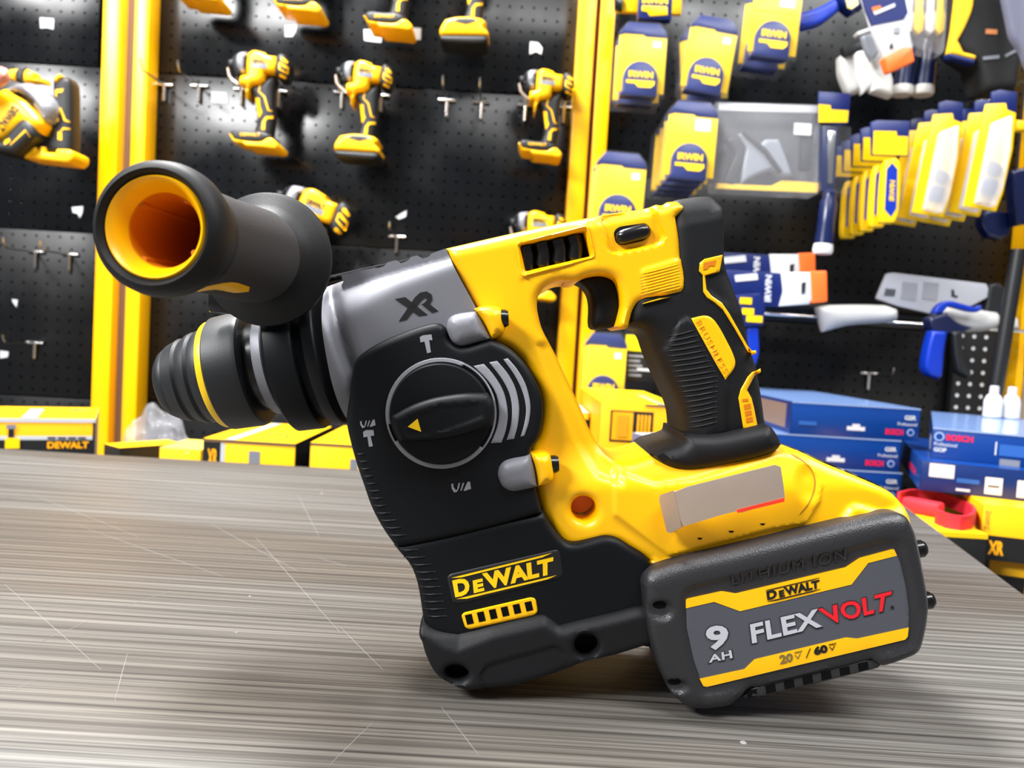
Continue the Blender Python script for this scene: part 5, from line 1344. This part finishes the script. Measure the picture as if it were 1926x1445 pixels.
t, pa, tx = carton('grey and yellow folded leaflet carton in front of the tall yellow carton', (1222, 826), (1300, 822), 1.03, 1.05, None, .05, mat('slate_print', (84, 90, 116), .5), GLOS)
pa('yellow_panel', 'front', .2, .85, .95, .96, mat('pale_yellow', (252, 222, 90), .4)); pa('white_panel', 'front', 0, 0, .12, 1, PAPER)
# blue stack, left column
def blue(label, fl, fr, h, z, Y=1.15, depth=.42, dx=0):
    t, pa, tx = carton(label, fl, fr, Y, Y, h, depth, BOXU, mat('blue_glossy_top_glare', (120, 150, 205), .15), BOXUD, ztop=z, group='blue tool cartons, left stack')  # pale top colour carries the glare; the body is plain blue
    tx('BOSCH', 'front', .74, .16, .88, .34, REDT, .05); pa('white_shape', 'front', .44, .22, .58, .34, PAPER); pa('white_shape', 'front', .48, .34, .54, .42, PAPER)
    tx('Professional', 'front', .83, .46, .98, .56, PAPER, .0); tx('GSR', 'front', .88, .64, .97, .78, PAPER, .03)
    lath = lathe('round_logo', P(0, 0, 1) * 0 + (t.location), (0, 1, 0), [(0, .001), (.001, .001)], BOXUD, t, 8) if False else None
    pa.disc('logo_ring', 'front', .935, .26, .0052, mat('logo_grey', (150, 170, 205), .4)); pa.disc('logo_ring', 'front', .935, .26, .0036, BOXU, .0003)
    pa('print_lines', 'front', .06, .3, .2, .42, mat('dim_blue', (40, 90, 165), .4)); pa('edge_line', 'front', 0, .97, 1, 1, mat('logo_grey', (150, 170, 205), .4))
    return t, pa
zt = (P(1490, 759, 1.15).z + P(1728, 766, 1.15).z) / 2
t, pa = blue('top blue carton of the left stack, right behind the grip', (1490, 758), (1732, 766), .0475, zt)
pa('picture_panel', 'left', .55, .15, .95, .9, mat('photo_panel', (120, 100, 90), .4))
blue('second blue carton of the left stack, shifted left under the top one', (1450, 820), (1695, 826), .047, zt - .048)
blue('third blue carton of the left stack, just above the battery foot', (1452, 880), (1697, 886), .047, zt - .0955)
zz = zt - .143
t, pa, tx = carton('black carton at the bottom of the left blue stack', (1452, 930), (1690, 938), 1.15, 1.15, zz - BZ, .42, BOXB, None, None, ztop=zz)
# blue stack, right column, on a yellow carton
zr = CZ - .164
t, pa, tx = carton('upper blue carton of the right stack', (1757, 783), (2010, 800), 1.07, 1.00, .0415, .42, BOXU, mat('blue_glossy_top_glare', (120, 150, 205), .15), BOXUD, ztop=zr + .0385 + .0425)  # top panel again has the glare in its colour
tx('BOSCH', 'front', .11, .62, .32, .82, REDT, .05); pa.disc('logo_ring', 'front', .055, .72, .0062, MATS['logo_grey']); pa.disc('logo_ring', 'front', .055, .72, .0043, BOXU, .0003); tx('Professional', 'front', .02, .42, .2, .54, PAPER, 0); tx('GOP', 'front', .02, .22, .12, .36, PAPER, .03)
pa('barcode', 'front', .49, .3, .5, .72, PAPER); pa('print_lines', 'front', .52, .3, .75, .66, MATS['dim_blue']); pa('white_label', 'left', .62, .1, .82, .5, PAPER); pa('edge_line', 'front', 0, .96, 1, 1, MATS['logo_grey']); pa('grey_window', 'front', .53, .0, .68, .2, GREYB)
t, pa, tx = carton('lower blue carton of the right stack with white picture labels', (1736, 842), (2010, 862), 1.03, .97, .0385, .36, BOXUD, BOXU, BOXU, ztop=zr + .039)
pa('white_label', 'front', .06, .5, .24, .96, PAPER); pa('picture_label', 'front', .46, .12, .58, .68, PAPER); pa('tool_picture', 'front', .48, .36, .56, .42, BOXB, .0003); pa('picture_label', 'front', .68, .12, .82, .68, PAPER); pa('print_lines', 'front', .26, .12, .36, .2, PAPER)
tx('BOSCH', 'left', .5, .3, .85, .55, REDT, .04); pa('print_lines', 'front', .26, .4, .42, .55, MATS['dim_blue'])
t, pa, tx = carton('yellow and black carton carrying the right blue stack', (1850, 946), (2030, 958), .95, .92, .0665, .40, BOXY, BOXY, BOXY, ztop=zr)
pa('black_band', 'front', 0, 0, 1, .45, BOXB); tx('XR', 'front', .09, .1, .26, .36, BOXYO, .05); tx('DEWALT', 'front', .03, .55, .05 + .04, .9, BROWN, 0); tx('XR', 'front', .62, .1, .84, .36, BOXYO, .05); tx('20V', 'left', .72, .35, .94, .75, BROWN, .03)
t, pa, tx = carton('low yellow and black carton at the bottom right corner', (1862, 1051), (2020, 1062), .96, .93, zr - .0675 - BZ, .38, BOXY, mat('cream_top', (232, 214, 150), .5), mat('kraft_side', (196, 176, 150), .6), ztop=zr - .0675)
pa('black_band', 'front', .1, 0, 1, .72, BOXB); tx('DEWALT', 'front', .45, .2, .95, .6, BOXYO, .05); pa('yellow_mark', 'front', .12, .1, .2, .4, BOXYO, .0003)
t, pa, tx = carton('yellow topped black carton beside the table edge, under the red strap', (1748, 1002), (1858, 1010), .90, .90, CZ - .19 - BZ, .17, BOXB, BOXY, BOXB, ztop=CZ - .19)
pa('edge_line', 'front', 0, .95, 1, 1, PYEL); tx('DEWALT', 'front', .58, .32, .98, .5, BOXYO, .05); pa('yellow_band', 'front', 0, 0, 1, .28, BOXY); pa('tool_picture', 'front', .3, .62, .38, .8, GREYB)
# red strap lying on that carton
zs = CZ - .19 + .009
pts = [PZ(x, y, zs) for x, y in ((1690, 938), (1720, 932), (1760, 936), (1800, 948), (1826, 962), (1830, 976), (1810, 984), (1782, 980), (1760, 970))]
cs = [Vector((q[0], q[1], zs)) for q in curve([(p.x, p.y) for p in pts], 170, 4, False)]
V, Fc = [], []
for i, p in enumerate(cs):
    d = (cs[min(i + 1, len(cs) - 1)] - cs[max(i - 1, 0)]).normalized(); s = Vector((-d.y, d.x, 0)) * (.0020 + .0007 * math.sin(i * 2.1))
    hh = .0085
    V += [p - s + Vector((0, 0, -hh)), p + s + Vector((0, 0, -hh)), p + s + Vector((0, 0, hh)), p - s + Vector((0, 0, hh))]
for i in range(len(cs) - 1):
    for k in range(4): Fc.append((i * 4 + k, i * 4 + (k + 1) % 4, (i + 1) * 4 + (k + 1) % 4, (i + 1) * 4 + k))
Fc += [(0, 1, 2, 3), tuple(len(V) - 4 + k for k in range(4))[::-1]]
st = thing('red_strap', 'red webbing strap loop lying on the cartons beyond the battery', 'strap', cs[0])
link('webbing', V, Fc, RUBR, st)
a, b = PZ(1700, 948, zs), PZ(1772, 962, zs); d = (b - a).normalized(); s = Vector((-d.y, d.x, 0)) * .010
hexa('buckle', [a - s + Vector((0, 0, -.008)), b - s + Vector((0, 0, -.008)), b - s + Vector((0, 0, .010)), a - s + Vector((0, 0, .010)), a + s + Vector((0, 0, -.008)), b + s + Vector((0, 0, -.008)), b + s + Vector((0, 0, .010)), a + s + Vector((0, 0, .010))], RUBR, st, .004)
# white spray bottles on the upper right blue carton
zb = zr + .0385 + .0427
for x, lb in ((1868, 'left white plastic bottle on the upper right blue carton'), (1902, 'right white plastic bottle beside the pale wall')):
    p = P(x, 760, 1.36); p.z = zb
    t = thing('plastic_bottle', lb, 'bottle', p, 'white bottles')
    lathe('bottle_body', p, (0, 0, 1), [(0, .011), (.002, .0145), (.030, .0145), (.038, .011), (.043, .006)], mat('white_plastic', (205, 206, 209), .35), t, 24)
    lathe('bottle_cap', p + Vector((0, 0, .0425)), (0, 0, 1), [(0, .0075), (.012, .007), (.013, .005)], MATS['white_plastic'], t, 20)
# clear plastic bag between the left cartons
from mathutils import noise as NZ
bm = bmesh.new(); bmesh.ops.create_icosphere(bm, subdivisions=5, radius=1)
c0 = P(296, 820, 1.37); c0.z = BZ + .055
for v in bm.verts:
    p = v.co.copy(); f = NZ.noise(p * 2.2) * .18 + NZ.noise(p * 5.1 + Vector((3, 1, 2))) * .08
    q = p * (1 + f); x_ = q.x * .062
    v.co = c0 + Vector((x_, q.y * .035, max(-.054, q.z * (.092 - .3 * max(0, x_)))))
V = [v.co.copy() for v in bm.verts]; Fc = [tuple(v.index for v in f.verts) for f in bm.faces]; bm.free()
o = link('plastic_bag', V, Fc, mat('bag_film', (215, 216, 222), .12, alpha=.2), None, c0, 180)
tag(o, 'crumpled clear plastic bag right of the left yellow carton', 'bag')
